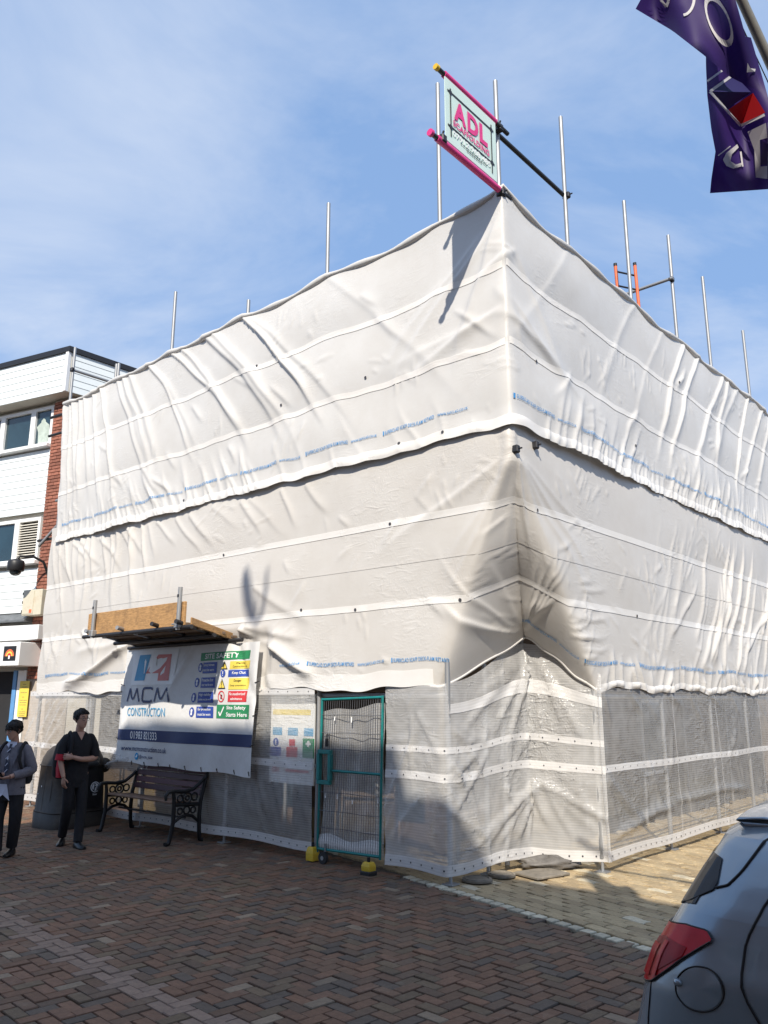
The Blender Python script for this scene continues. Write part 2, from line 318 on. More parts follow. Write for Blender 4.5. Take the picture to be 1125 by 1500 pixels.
# ------------------------------------------------------------------ ground
M['joint'] = mat('ground_sand', (0.105, 0.085, 0.064), 0.95, 0, 0.3, 3, 0.4, 60)
M['paver'] = mat('clay_paver', (0.2, 0.13, 0.1), 0.78, 0, 0.24, 22, 0.45, 70, attr='col', dirt=(0.075, 0.062, 0.055, 0.65), dscale=0.8, world=True)
gb = MB(); R_ = 900
gb.add([(-R_, -R_, -0.03), (R_, -R_, -0.03), (R_, R_, -0.03), (-R_, R_, -0.03)], [(0, 1, 2, 3)])
ground = gb.build('ground', M['joint'], kind='structure')
EA = np.array([math.sin(rad(46)), math.cos(rad(46)), 0]); EB = np.array([-EA[1], EA[0], 0])
W1 = np.array([0.74, 9.09, 0]); E1 = np.array([0.562, -0.827, 0]); E2 = np.array([0.827, 0.562, 0])
def side(p): return float((p - W1) @ E2)                    # > 0 : grey interlocking bay
PAL = [((0.178, 0.092, 0.053), 5), ((0.160, 0.090, 0.054), 5), ((0.138, 0.086, 0.055), 4), ((0.150, 0.101, 0.060), 3), ((0.190, 0.100, 0.060), 3), ((0.25, 0.185, 0.125), .7), ((0.108, 0.080, 0.060), 3)]
PALG = [((0.40, 0.305, 0.175), 5), ((0.36, 0.27, 0.155), 4), ((0.44, 0.34, 0.20), 3), ((0.55, 0.48, 0.34), .6)]
def pick(pal):
    r = random.random() * sum(w for _, w in pal)
    for c, w in pal:
        r -= w
        if r <= 0: break
    k = random.uniform(0.86, 1.14); return tuple(x * k for x in c)
def paver_geo(corners, h):
    """flat slab with chamfered arrises, slight tilt; corners: n x 2 about its centre"""
    n = len(corners); c = np.array(corners); ins = c * (1 - 0.007 / (np.linalg.norm(c, axis=1, keepdims=True) + 1e-9))
    tx, ty = random.gauss(0, .006), random.gauss(0, .006)
    zt = lambda p: h + p[0] * tx + p[1] * ty
    vs = [(p[0], p[1], -0.028) for p in c] + [(p[0], p[1], zt(p) - 0.006) for p in c] + [(p[0], p[1], zt(p)) for p in ins]
    fs = []
    for k in range(2): fs += [(k * n + i, k * n + (i + 1) % n, (k + 1) * n + (i + 1) % n, (k + 1) * n + i) for i in range(n)]
    fs.append([2 * n + i for i in range(n)]); return vs, fs
def visible(p):
    x, y = p[0], p[1]
    if y < 4.3 or y > 19: return False
    if abs(x) > 0.52 * y + 0.9: return False
    inl = (p - CC) @ dR; inr = (p - CC) @ dL
    return not (inl > 1.3 and inr > 1.3)
def lay(pieces, root, pname, sname):
    """pieces: (centre, corners, colour). The 300 that show largest become single objects, the rest one mesh"""
    pieces.sort(key=lambda q: np.hypot(q[0][0], q[0][1]) + (50 if abs(q[0][0]) > 0.49 * q[0][1] + .05 or q[0][1] < 5.2 else 0))
    rest = MB(); rest.col = []
    for i, (c, cor, colr) in enumerate(pieces):
        h = random.gauss(0, 0.0028) + .010 * math.sin(c[0] * 1.3) * math.sin(c[1] * 1.1); vs, fs = paver_geo(cor, h)
        if i < 300:
            m = MB(); m.add([np.array(v) + c for v in vs], fs); m.col = [(*colr, 1)] * len(vs)
            o = m.build(pname, M['paver'], root, base=c); o.location = c * K; o.parent = root
            BASE[o.name] = c
        else:
            rest.add([np.array(v) + c for v in vs], fs); rest.col += [(*colr, 1)] * len(vs)
    rest.build(sname, M['paver'], root, kind='stuff')
pave = bpy.data.objects.new('pavement', None); COL.objects.link(pave); props(pave, kind='structure')
W_ = 0.105; g = 0.004; pcs = []
ORG = np.array([0.03, 0.02, 0])
for i in range(-220, 221):
    for j in range(-220, 221):
        d = (i - j) % 4
        if d not in (0, 3): continue
        lx, ly = (2, 1) if d == 0 else (1, 2)
        c = ORG + EA * W_ * (i + lx / 2) + EB * W_ * (j + ly / 2)
        if not visible(c) or side(c) > -0.02: continue
        hx, hy = lx * W_ / 2 - g, ly * W_ / 2 - g
        hx += random.uniform(-.002, .001); hy += random.uniform(-.002, .001); c = c + EA * random.gauss(0, .0012) + EB * random.gauss(0, .0012)
        cor = [(EA * sx * hx + EB * sy * hy)[:2] for sx, sy in ((-1, -1), (-1, 1), (1, 1), (1, -1))]
        a = np.array(cor);
        if np.cross(a[1] - a[0], a[2] - a[1]) < 0: cor = cor[::-1]
        col = pick(PAL)
        # a strip of paler pavers running away from the bottom of the picture
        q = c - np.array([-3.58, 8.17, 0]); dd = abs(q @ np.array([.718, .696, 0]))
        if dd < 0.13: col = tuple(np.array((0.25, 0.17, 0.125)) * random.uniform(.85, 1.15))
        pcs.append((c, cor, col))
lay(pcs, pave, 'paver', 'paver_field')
bay = bpy.data.objects.new('parking_bay', None); COL.objects.link(bay); props(bay, kind='structure')
pcs = []; hl, hw, zz = 0.125, 0.064, 0.03
for i in range(-60, 61):
    for j in range(0, 150):
        c = W1 - E1 * (i * (2 * hl) * 1.0 - (0.125 if j % 2 else 0)) + E2 * (0.15 + hw + j * 2 * hw)
        if not visible(c): continue
        A = -E1; B = E2; gg = .003
        cor = [(A * x * (hl - gg) + B * y)[:2] for x, y in ((-1.10, -hw + gg), (-.5, -hw - .012 + gg), (.5, -hw + .012 + gg), (.90, -hw + gg), (1.06, 0), (.94, hw - gg), (.5, hw + .012 - gg), (-.5, hw - .012 - gg), (-1.06, hw - gg), (-.94, 0))]
        a = np.array(cor)
        if sum(np.cross(a[k], a[(k + 1) % 10]) for k in range(10)) < 0: cor = cor[::-1]
        pcs.append((c, cor, pick(PALG)))
lay(pcs, bay, 'paver', 'paver_field')
for k in range(-6, 22):
    c = W1 + E1 * (k * 0.148) + E2 * (0.065 + random.uniform(-.006, .006))
    cor = [(E1 * sx * .056 + E2 * sy * .052)[:2] for sx, sy in ((-1, -1), (1, -1), (1, 1), (-1, 1))]
    vs, fs = paver_geo(cor, 0.004); m = MB(); m.add([np.array(v) + c for v in vs], fs)
    m.col = [(*tuple(np.array((0.60, 0.54, 0.40)) * random.uniform(.75, 1.12)), 1)] * len(vs)
    m.build('edge_block', M['paver'], bay)
# ------------------------------------------------------------------ building across the street, behind the viewer (its roof line shades the street)
M['brickfar'] = mat('street_brick', (0.27, 0.15, 0.10), 0.85, 0, 0.2, 5)
M['slate'] = mat('slate', (0.10, 0.10, 0.11), 0.7)
M['glass'] = mat('window_glass', (0.02, 0.035, 0.045), 0.06, 0, 0.1, 2, spec=0.9)
OPP = 9.5; sx_, sz_ = OPP * math.tan(rad(SUN_AZ_IN)), OPP * math.tan(rad(SUN_EL)) / math.cos(rad(SUN_AZ_IN))
t_ = thing('terrace_building', 'brick terrace with slate coping across the street, out of view behind the camera', 'building', PL(-6, 0, OPP))
prof = [(9.3, -0.55), (8.85, 0.0), (7.5, 1.46), (1.75, 1.46), (1.55, 0.86), (-13, 0.86)]
ring = [PL(u - sx_, z + sz_, OPP) for u, z in prof]
poly = [PL(prof[0][0] - sx_, 0, OPP)] + ring + [PL(-13 - sx_, 0, OPP)]
m = MB(); m.prism(poly, -dR * 7); m.build('wall', M['brickfar'], t_, fixn=True)
for k in range(7):
    for zf in (1.3, 4.6, 7.9):
        uu = -0.6 - k * 2.3; m = MB(); m.bbox(PL(uu, zf + .8, OPP - .02), dL * .55, dR * .03, UZ * .85, .01); wn = m.build('window', M['white'], t_)
        m = MB(); m.obox(PL(uu, zf + .8, OPP - .06), dL * .46, dR * .012, UZ * .75); m.build('pane', M['glass'], wn)
t_ = thing('shadow_mast', 'added shadow caster, a slim mast with furled pennant, out of view behind the camera', 'mast', PL(-2.2, 11.0, OPP + .3))
m = MB(); m.tube(PL(-2.22, 11.0, OPP + .3), PL(-2.22, 13.3, OPP + .3), .016, 8); m.build('pole', M['galv'], t_)  # unseen mast and cloth, added to cast the V-shaped shadow on the left sheeting
m = MB(); m.path([PL(-1.94, 13.75, OPP + .3), PL(-1.97, 13.55, OPP + .3), PL(-2.02, 13.3, OPP + .3), PL(-2.12, 13.05, OPP + .3), PL(-2.22, 12.95, OPP + .3)], [.03, .085, .09, .075, .03], 10); m.path([PL(-2.44, 13.7, OPP + .3), PL(-2.42, 13.3, OPP + .3), PL(-2.32, 13.0, OPP + .3), PL(-2.22, 12.95, OPP + .3)], [.02, .035, .04, .03], 8); m.build('pennant', M['black'], t_)
# ------------------------------------------------------------------ the building inside the scaffold
M['stone'] = mat('brown_stone', (0.15, 0.11, 0.075), 0.9, 0, 0.4, 3.5, 0.6, 14, dirt=(0.09, 0.07, 0.055, 0.7), dscale=1.2)
M['dark'] = mat('dark_void', (0.02, 0.02, 0.022), 0.9)
M['mustard'] = mat('ochre_render', (0.20, 0.145, 0.07), 0.9, 0, 0.3, 5, 0.4, 20)
t_ = thing('corner_building', 'brown stone corner building wrapped behind the white scaffold sheeting', 'building', CC + 1.6 * dL + 1.6 * dR)
m = MB(); wi, wr = 1.35, 2.15
cnr = CC + dL * wr + dR * wi
m.prism([cnr, CC + dL * 10.9 + dR * wi, CC + dL * 10.9 + dR * 22, CC + dL * wr + dR * 22.0], UZ * 7.6); m.build('wall', M['stone'], t_, fixn=True)
m = MB()
m.obox(CC + dL * 6.5 + dR * (wi - .03) + UZ * .2, dL * 4.3, dR * .03, UZ * .2); m.obox(CC + dL * (wr - .03) + dR * 6.3 + UZ * .2, dL * .03, dR * 4.8, UZ * .2); m.build('plinth', M['mustard'], t_)
for uu, ww in ((2.55, .5), (5.0, .7), (8.2, .7)):
    m = MB(); m.bbox(CC + dL * uu + dR * (wi - .05) + UZ * 1.15, dL * ww * .6, dR * .045, UZ * (1.05), .01); fr = m.build('shopfront', M['darkwood'], t_)
    m = MB(); m.obox(CC + dL * uu + dR * (wi - .11) + UZ * 1.25, dL * ww * .5, dR * .01, UZ * .85); m.build('pane', M['glass'], fr)
for rr in (3.3, 5.6, 8.0):
    m = MB(); m.bbox(CC + dL * (wr - .05) + dR * rr + UZ * 1.3, dL * .045, dR * .45, UZ * .7, .01); fr = m.build('window', M['white'], t_)
    m = MB(); m.obox(CC + dL * (wr - .11) + dR * rr + UZ * 1.3, dL * .01, dR * .38, UZ * .62); m.build('pane', M['glass'], fr)
# ------------------------------------------------------------------ left shop building
M['clad'] = mat('white_cladding', (0.74, 0.79, 0.80), 0.5, 0, 0.05, 3, rnd=0.04, dirt=(0.5, 0.52, 0.52, 0.3), dscale=3)
M['brick'] = mat('red_brick', (0.275, 0.108, 0.072), 0.85, 0, 0.3, 9, 0.5, 60, rnd=0.28)
M['mortar'] = mat('mortar', (0.42, 0.36, 0.30), 0.95, 0, 0.2, 20)
M['pvc'] = mat('white_pvc', (0.80, 0.80, 0.79), 0.35, 0, 0.04, 3)
M['wall'] = mat('pale_render', (0.60, 0.57, 0.50), 0.85, 0, 0.12, 4)
M['cream'] = mat('cream_metal', (0.62, 0.58, 0.46), 0.5, 0, 0.08, 5, dirt=(0.35, 0.16, 0.05, 0.5), dscale=5)
M['bluepaint'] = mat('blue_paint', (0.12, 0.30, 0.58), 0.4, 0, 0.1, 6)
M['curtain'] = mat('net_curtain', (0.45, 0.52, 0.47), 0.8, 0, 0.25, 6)
M['glassteal'] = mat('teal_glass', (0.02, 0.045, 0.06), 0.05, 0, 0.25, 1.5, spec=0.9)
AF = rad(63.9); dF = np.array([-math.sin(AF), math.cos(AF), 0]); nF = np.array([dF[1], -dF[0], 0])
PC = np.array([-7.71046046, 18.3, 0])
def FF(a, z, o=0.): return PC + dF * a + UZ * z - nF * o
lb = thing('shop_building', 'white clad shop building with red brick pier at the left end of the sheeting', 'building', PC)
m = MB(); m.prism([FF(-.28, 0, -.12), FF(8, 0, -.12), FF(8, 0, -6), FF(-.28, 0, -.12) + dR * 6], UZ * 9.08); m.build('wall', M['wall'], lb, fixn=True)
# roof box: core, coping, boards on front and return
m = MB(); q0 = FF(-.36, 9.09, .33); m.prism([q0, FF(8, 9.09, .33), FF(8, 9.09, -6), q0 + dR * 6.3], UZ * 1.0); m.build('parapet', M['wall'], lb, fixn=True)
m = MB(); q0 = FF(-.41, 10.09, .40); m.prism([q0, FF(8, 10.09, .40), FF(8, 10.09, -6), q0 + dR * 6.4], UZ * .13); m.build('roof_edge', M['black'], lb, fixn=True)
def boards(z0, z1, n, a0, a1, o, name='cladding_board'):
    h = (z1 - z0) / n
    for k in range(n):
        m = MB(); zc = z0 + h * (k + .5)
        P = [FF(a0, zc - h / 2 + .003, o), FF(a0, zc - h / 2 + .003, o + .027), FF(a0, zc + h / 2 - .004, o + .018), FF(a0, zc + h / 2 - .004, o)]
        m.prism(P, dF * (a1 - a0)); m.build(name, M['clad'], lb, fixn=True)
boards(9.09, 10.09, 6, -.27, 7.6, .331)
for k in range(6):
    h = 1.0 / 6; zc = 9.09 + h * (k + .5); b0 = FF(-.36, 0, .33) + dR * .09; m = MB(); outd = -dL
    P = [b0 + UZ * (zc - h / 2 + .003), b0 + outd * .027 + UZ * (zc - h / 2 + .003), b0 + outd * .018 + UZ * (zc + h / 2 - .004), b0 + UZ * (zc + h / 2 - .004)]
    m.prism(P, dR * 5.5); m.build('cladding_board', M['clad'], lb, fixn=True)
m = MB(); m.obox(FF(-.33, 9.59, .345), dF * .045, nF * .045, UZ * .499); m.build('corner_trim', M['pvc'], lb)
boards(6.30, 7.86, 9, .36, 7.6, -.02); boards(3.93, 4.96, 6, .36, 7.6, -.02)
def window_row(z0, z1, edges, louvre=None):
    for k in range(len(edges) - 1):
        a0, a1 = edges[k] + .05, edges[k + 1] - .05; ac = (a0 + a1) / 2; zc = (z0 + z1) / 2
        m = MB()
        for (x0, x1, y0, y1) in ((a0 - .05, a1 + .05, z0 - .05, z0 + .03), (a0 - .05, a1 + .05, z1 - .03, z1 + .05), (a0 - .05, a0 + .03, z0 + .03, z1 - .03), (a1 - .03, a1 + .05, z0 + .03, z1 - .03)):
            m.obox(FF((x0 + x1) / 2, (y0 + y1) / 2, -.04), dF * (x1 - x0) / 2, nF * .045, UZ * (y1 - y0) / 2)
        wn = m.build('window', M['pvc'], lb)
        if louvre == k:
            n = 14
            for q in range(n):
                z = z0 + .06 + (z1 - z0 - .12) * (q + .5) / n; m = MB(); m.obox(FF(ac, z, -.05), dF * ((a1 - a0) / 2 - .03), nF * .03 + UZ * .018, UZ * .007 + nF * .004); m.build('slat', M['wall'], wn)
            m = MB(); m.obox(FF(ac, zc, -.105), dF * ((a1 - a0) / 2 - .03), nF * .005, UZ * ((z1 - z0) / 2 - .03)); m.build('backing', M['dark'], wn)
        else:
            m = MB(); m.obox(FF(ac, zc, -.06), dF * ((a1 - a0) / 2 - .03), nF * .006, UZ * ((z1 - z0) / 2 - .03)); m.build('pane', M['glassteal'], wn)
        if k == 0 and louvre is None:
            m = MB(); G = []
            for i in range(9):
                a = a0 + .06 + (a1 - a0 - .2) * i / 8
                G.append([FF(a, z0 + .03, -.045), FF(a + .03, z0 + .35, -.048 + .004 * (i % 2)), FF(a + .05 + .02 * (i % 3), z1 - .22 - .05 * abs(i - 4), -.045)])
            m.grid(np.array(G)); m.build('net_curtain', M['curtain'], wn)
window_row(8.02, 8.93, [.38, 1.07, 2.15, 3.2, 4.3]); window_row(5.17, 6.14, [.44, 1.23, 2.2, 3.2, 4.3], louvre=0)
for z in (7.94, 5.09):
    m = MB(); m.bbox(FF(2.4, z, .02), dF * 2.05, nF * .13, UZ * .045, .01); m.build('window_sill', M['pvc'], lb)
m = MB(); m.prism([FF(.36, 3.92, -.02), FF(.36, 3.74, .25), FF(.36, 3.70, .25), FF(.36, 3.70, -.02)], dF * 7); m.build('lead_flashing', mat('lead', (.16, .17, .18), .6, .2, .3, 8), lb, fixn=True)
m = MB(); m.bbox(FF(3.4, 3.44, .13), dF * 3.57, nF * .16, UZ * .165, .012); m.build('fascia', M['pvc'], lb)
m = MB(); m.bbox(FF(2.0, 2.95, .28), dF * 2.02, nF * .32, UZ * .26, .012); sg = m.build('shop_sign', M['pvc'], lb)
sf = lambda a, z, o=.606: FF(a, z, o)
m = MB(); rect2(m, .08, .47, 2.80, 3.12, lambda a, z: sf(a, z)); m.build('black_square', M['black'], sg)
for r, mt in ((.145, 'orange'), (.10, 'signyellow'), (.065, 'red')):
    m = MB(); poly2(m, [(.275 + r * math.cos(t), 2.90 + r * 1.05 * math.sin(t)) for t in np.linspace(0, math.pi, 14)], lambda a, z: sf(a, z, .608 + .0016 * (.15 - r) * 30)); m.build('emblem', M[mt], sg)
m = MB(); poly2(m, [(.25, 2.84), (.30, 2.84), (.30, 2.915), (.25, 2.915)], lambda a, z: sf(a, z, .6125)); m.build('emblem', M['whiteink'], sg)
# doorway, frame, jamb
m = MB(); m.obox(FF(1.75, 1.3, -.10), dF * 1.05, nF * .012, UZ * 1.3); m.build('doorway', M['dark'], lb)
m = MB(); m.bbox(FF(.74, 1.31, -.04), dF * .06, nF * .06, UZ * 1.31, .008); m.build('door_frame', M['bluepaint'], lb)
m = MB(); m.bbox(FF(.52, 1.31, -.05), dF * .14, nF * .06, UZ * 1.31, .008); m.build('door_jamb', M['pvc'], lb)
# brick pier
m = MB(); m.prism([FF(-.27, 0, -.012), FF(.35, 0, -.012), FF(.35, 0, -.4), FF(-.27, 0, -.012) + dR * .5], UZ * 9.08); m.build('pier_core', M['mortar'], lb, fixn=True)
def brick_mesh(l):
    m = MB(); m.bbox((0, 0, 0), dF * l / 2, nF * .03, UZ * .0345, .005); me_o = m.build('brick', M['brick'], None, base=(0, 0, 0)); me = me_o.data; bpy.data.objects.remove(me_o); return me
full, half = brick_mesh(.232), brick_mesh(.112)
zc = 2.42 + .04; row = 0
while zc < 9.06:
    x = -.27 if row % 2 == 0 else -.27
    seq = [.232, .232, .112] if row % 2 == 0 else [.112, .232, .232]
    for l in seq:
        o = bpy.data.objects.new('brick', full if l > .2 else half); COL.objects.link(o); o.parent = lb
        o.location = (FF(x + l / 2 + .004, zc, .012 + random.uniform(-.003, .003)) - PC) * K
        x += l + .011
    zc += .0815; row += 1
# yellow notice, alarm cabinet, cctv
pn = thing('notice', 'tall yellow paper notice taped beside the blue shop door frame', 'notice', FF(.35, 1.99, .05))
m = MB(); m.obox(FF(.36, 1.99, .05), dF * .15, nF * .003, UZ * .39); m.build('sheet', M['signyellow'], pn)
m = MB()
for k, (z, w_) in enumerate([(2.30, .10), (2.24, .16), (2.12, .2), (2.02, .06), (1.95, .22), (1.90, .2), (1.85, .22), (1.76, .06), (1.70, .2), (1.66, .2), (1.62, .16)]):
    x = .36 + w_ / 2
    while x > .36 - w_ / 2: l = random.uniform(.012, .035); rect2(m, x - l, x, z, z + .014, lambda a, zz: FF(a, zz, .0545)); x -= l + .01
m.build('print', M['darkwood'], pn)
cab = thing('alarm_cabinet', 'cream metal cabinet with orange sticker on the brick pier above the shop fascia', 'cabinet', FF(.11, 4.11, .2))
m = MB(); m.bbox(FF(.11, 4.11, .16), dF * .30, nF * .14, UZ * .29, .01); m.build('case', M['cream'], cab)
m = MB(); m.bbox(FF(.22, 4.11, .305), dF * .17, nF * .008, UZ * .26, .004); m.build('door', M['cream'], cab)
m = MB(); rect2(m, .08, .16, 3.87, 3.95, lambda a, z: FF(a, z, .3155)); m.build('sticker', M['orange'], cab)
for zz in (3.92, 4.12, 4.32):
    m = MB(); m.obox(FF(.42, zz, .28), dF * .012, nF * .02, UZ * .03); m.build('hinge', M['black'], cab)
cc = thing('cctv_camera', 'black dome security camera on a bracket arm from the brick pier', 'security camera', FF(.05, 4.9, .1))
m = MB(); m.path([FF(-.1, 4.55, .02), FF(-.1, 4.78, .12), FF(-.08, 5.02, .25), FF(.02, 5.12, .45), FF(.16, 5.1, .7), FF(.2, 5.02, .75)], [.035, .035, .03, .028, .03, .03], 8); m.build('bracket', M['black'], cc)
rg = lambda r, z: [FF(.2 + r * math.cos(t), z, .75 + r * math.sin(t)) for t in np.linspace(0, 2 * math.pi, 20, endpoint=False)]
m = MB(); m.loft([rg(.06, 5.03), rg(.16, 5.0), rg(.18, 4.95), rg(.18, 4.78), rg(.165, 4.76)]); m.build('housing', M['black'], cc, fixn=True)
m = MB(); m.loft([rg(.13, 4.765), rg(.12, 4.72), rg(.085, 4.675), rg(.03, 4.655)]); m.build('dome', M['glass'], cc, fixn=True)
# ------------------------------------------------------------------ sheeting tools
class Sheet:
    def __init__(s, S, Zn, P):
        s.S, s.Z, s.P = np.asarray(S), np.asarray(Zn), np.asarray(P)
        a = np.gradient(s.P, axis=0); b = np.gradient(s.P, axis=1); n = np.cross(a, b); s.N = n / (np.linalg.norm(n, axis=2, keepdims=True) + 1e-9)
        mid = s.N[len(s.S) // 2, len(s.Z) // 2]
        if (OC - s.P[len(s.S) // 2, len(s.Z) // 2]) @ mid < 0: s.N = -s.N; s.flip = True
        else: s.flip = False
    def at(s, u, z, off=0.0):
        i = np.interp(u, s.S, np.arange(len(s.S))); j = np.interp(z, s.Z, np.arange(len(s.Z)))
        i0 = min(int(i), len(s.S) - 2); j0 = min(int(j), len(s.Z) - 2); a, b = i - i0, j - j0
        def bl(A): return (A[i0, j0] * (1 - a) + A[i0 + 1, j0] * a) * (1 - b) + (A[i0, j0 + 1] * (1 - a) + A[i0 + 1, j0 + 1] * a) * b
        return bl(s.P) + bl(s.N) * off
    def mesh(s, name, m, parent):
        b = MB(); b.grid(s.P, flip=s.flip); b.uv = [(u, z) for u in s.S for z in s.Z]; return b.build(name, m, parent)
    def band(s, name, m, parent, z, h, off=0.006, s0=None, s1=None, puff=0.0, step=0.05):
        s0 = s.S[0] if s0 is None else s0; s1 = s.S[-1] if s1 is None else s1
        U = np.linspace(s0, s1, max(2, int((s1 - s0) / step))); b = MB(); V = np.linspace(0, 1, 4 if puff == 0 else 6); G = []
        for u in U:
            pf = puff * (0.5 + 0.5 * math.sin(u * 7.0 + 2.1 * math.sin(u * 2.3))) if puff else 0
            G.append([s.at(u, z + h * v, off + pf * math.sin(math.pi * v)) for v in V])
        b.grid(np.array(G), flip=s.flip); b.uv = [(u, z + h * v) for u in U for v in V]; return b.build(name, m, parent)
def ridge(S, Z, p0, p1, w, a, curve=0.0, skew=1.6, fade=(0.15, 0.3)):
    p0 = np.array(p0, float); p1 = np.array(p1, float); d = p1 - p0; L = np.linalg.norm(d); d = d / L; n = np.array([-d[1], d[0]])
    t = ((S - p0[0]) * d[0] + (Z - p0[1]) * d[1]) / L; q = (S - p0[0]) * n[0] + (Z - p0[1]) * n[1] - curve * 4 * t * (1 - t)
    ph = (p0[0] * 7.3 + p1[1] * 3.1); q = q + .022 * np.clip(L, 0, 2) * (np.sin(t * 4.3 + ph) + .5 * np.sin(t * 9.1 + 2 * ph)) * t
    ww = np.where(q > 0, w * skew, w / skew) * (.7 + .8 * t)
    tp = np.clip(t / fade[0], 0, 1) * np.clip((1 - t) / fade[1], 0, 1); tp = tp * tp * (3 - 2 * tp)
    return a * tp * np.exp(-np.abs(q / ww) ** 1.5)
def creases(S, Z, n, seed, zr):
    r = np.random.default_rng(seed); D = np.zeros_like(S)
    sv = S[:, 0]
    for _ in range(n // 5):
        sc, zc, a0 = r.uniform(-10.5, 10.5), r.uniform(*zr), r.uniform(-.9, .9) + (math.pi / 2 if r.random() < .5 else 0.3)
        for _ in range(5):
            L = r.uniform(.12, .5); a = a0 + r.uniform(-.25, .25); s0, z0 = sc + r.uniform(-.35, .35), zc + r.uniform(-.25, .25)
            i0, i1 = np.searchsorted(sv, [s0 - .8, s0 + .8])
            if i1 - i0 < 3: continue
            D[i0:i1] += ridge(S[i0:i1], Z[i0:i1], (s0 - L / 2 * math.cos(a), z0 - L / 2 * math.sin(a)), (s0 + L / 2 * math.cos(a), z0 + L / 2 * math.sin(a)), r.uniform(.012, .022), r.uniform(.004, .012), fade=(.3, .4))
    return D
def waves(S, Z, amp, n=14, f=1.6, seed=0, sz=1.0):
    r = np.random.default_rng(seed); o = 0
    for _ in range(n):
        k = r.uniform(.3, 1) * f; th = r.uniform(0, math.pi); o = o + np.sin(S * k * math.cos(th) + Z * sz * k * math.sin(th) * 1.6 + r.uniform(0, 6.28))
    return o * amp / math.sqrt(n)
def warp(S, Z, a=.02):
    return (S + a * (np.sin(Z * 2.3 + S * .9) + .6 * np.sin(Z * 5.1 - S * 2.2 + 1) + .35 * np.sin(Z * 9.7 + S * 4.1)), Z + a * .6 * (np.sin(S * 1.7 + Z) + .5 * np.sin(S * 4.3 - Z * 2)))
def onrm(S):
    t = np.clip((S / 0.10 + 1) / 2, 0, 1)[..., None]; n = -dR * (1 - t) - dL * t; return n / np.linalg.norm(n, axis=-1, keepdims=True)
def obase(S):
    return CC + np.where(S[..., None] < 0, dL * -S[..., None], dR * S[..., None])
SMIN, SMAX = -10.9, 11.6
R1 = np.random.default_rng(11)
# ---------- upper sheet
def upper_disp(S, Z):
    D = 0.045 + waves(S, Z, 0.022, seed=3) + waves(S, Z, 0.008, f=4, seed=4)
    S_, Z_ = S, Z; S, Z = warp(S, Z)
    hb = np.abs(np.sin(np.pi * (Z - 5.05))); D = D + 0.03 * hb * (0.6 + 0.4 * np.sin(S * 1.3))
    for sg in (-1, 1):
        ties = [3.1, 5.0, 6.1, 7.1, 7.8, 8.5, 8.95, 9.5, 10.1, 10.5, 10.85] if sg < 0 else [1.8, 3.8, 4.7, 5.65, 6.4, 7.3, 7.9, 8.6, 9.2, 9.9, 10.6]
        for u in ties:
            k = (2.9 * np.clip((11.2 - u) / 4.0, 0.03, 1.0)) if sg < 0 else 2.2
            big = u > 4.9
            for rep in range(2 if big and sg < 0 else 1):
                uu = u + (R1.uniform(-.35, .35) if rep or sg > 0 else 0); z1 = R1.uniform(5.0, 5.6); frac = (8.05 - z1) / 3.0
                if sg > 0: k = R1.uniform(1.7, 2.5)
                D = D + ridge(S, Z, (sg * uu, 8.1), (sg * (uu - k * frac * R1.uniform(.85, 1.1)), z1), R1.uniform(.03, .085), (0.060 if big else 0.022) * R1.uniform(.5, 1.15) * (1 if rep == 0 else .6) * (.72 if sg > 0 else 1), curve=sg * -0.14 * min(k, 1.5) / 1.5, skew=R1.uniform(1.1, 2.2), fade=(.06, .45))
        # short pleats above the lower hem
        u = 0.5
        while u < 11.2:
            if u < 4.2 and sg < 0: dens, am = .5, .014
            else: dens, am = (.17 if sg < 0 else .14), .026
            u += dens * R1.uniform(.6, 1.4); h = R1.uniform(.35, 1.1); kx = R1.uniform(.35, .9) * (1 if u < 9 else .3)
            D = D + ridge(S, Z, (sg * u, 4.95), (sg * (u + kx * h), 5.05 + h), R1.uniform(.02, .045), am * R1.uniform(.5, 1.3), skew=R1.uniform(.7, 1.8), fade=(.02, .6))
    for _ in range(9):   # faint diagonals under the top corner
        a = R1.uniform(.2, 1.5); D = D + ridge(S, Z, (R1.uniform(-.2, .2), R1.uniform(6.4, 7.9)), (R1.choice([-1, 1]) * a * 1.6, R1.uniform(5.2, 6.2)), R1.uniform(.05, .09), R1.uniform(.012, .035), fade=(.2, .5))
    for _ in range(26):
        s0 = R1.uniform(-10, 10); z0 = R1.uniform(5.3, 7.6); D = D + ridge(S, Z, (s0, z0), (s0 - np.sign(s0) * R1.uniform(.3, .9), z0 - R1.uniform(.3, .8)), R1.uniform(.03, .05), R1.uniform(.012, .028), fade=(.3, .5))
    D = D + creases(S, Z, 300, 31, (5.1, 8.0))
    S, Z = S_, Z_; fl = np.clip((5.30 - Z) / .25, 0, 1); D = D + 0.034 * fl ** 1.5 + 0.012 * fl * np.sin(S * 5.1 + 1.7 * np.sin(S * 1.9))
    return D
S = np.concatenate([np.linspace(SMIN, -.1, 400), np.linspace(-.08, .08, 9), np.linspace(.1, SMAX, 420)]); V = np.linspace(0, 1, 112)
SS, VV = np.meshgrid(S, V, indexing='ij')
def ztop(S):
    u = np.abs(S); t = np.where(S < 0, (u - 1.0) / 2.03, (u - 1.8) / 1.9); return 8.07 - 0.07 * np.abs(np.sin(np.pi * t)) - 0.03 * np.sin(S * 1.1) ** 2 + 0.10 * np.exp(-np.abs(S) / .25)
zb = 5.03 + 0.014 * np.sin(SS * 4.3 + 1.3 * np.sin(SS * 1.7)) + .009 * np.sin(SS * 11)
ZZ = zb + (ztop(SS) - zb) * VV; ZN = 5.03 + 3.03 * VV
SE = SS + np.where(SS < -9, np.clip((-SS - 9) / 2.08, 0, 1) * (1 - VV) * 0.25 + .03 * np.sin(ZZ * 5) * np.clip((-SS - 10) / 1, 0, 1), 0)
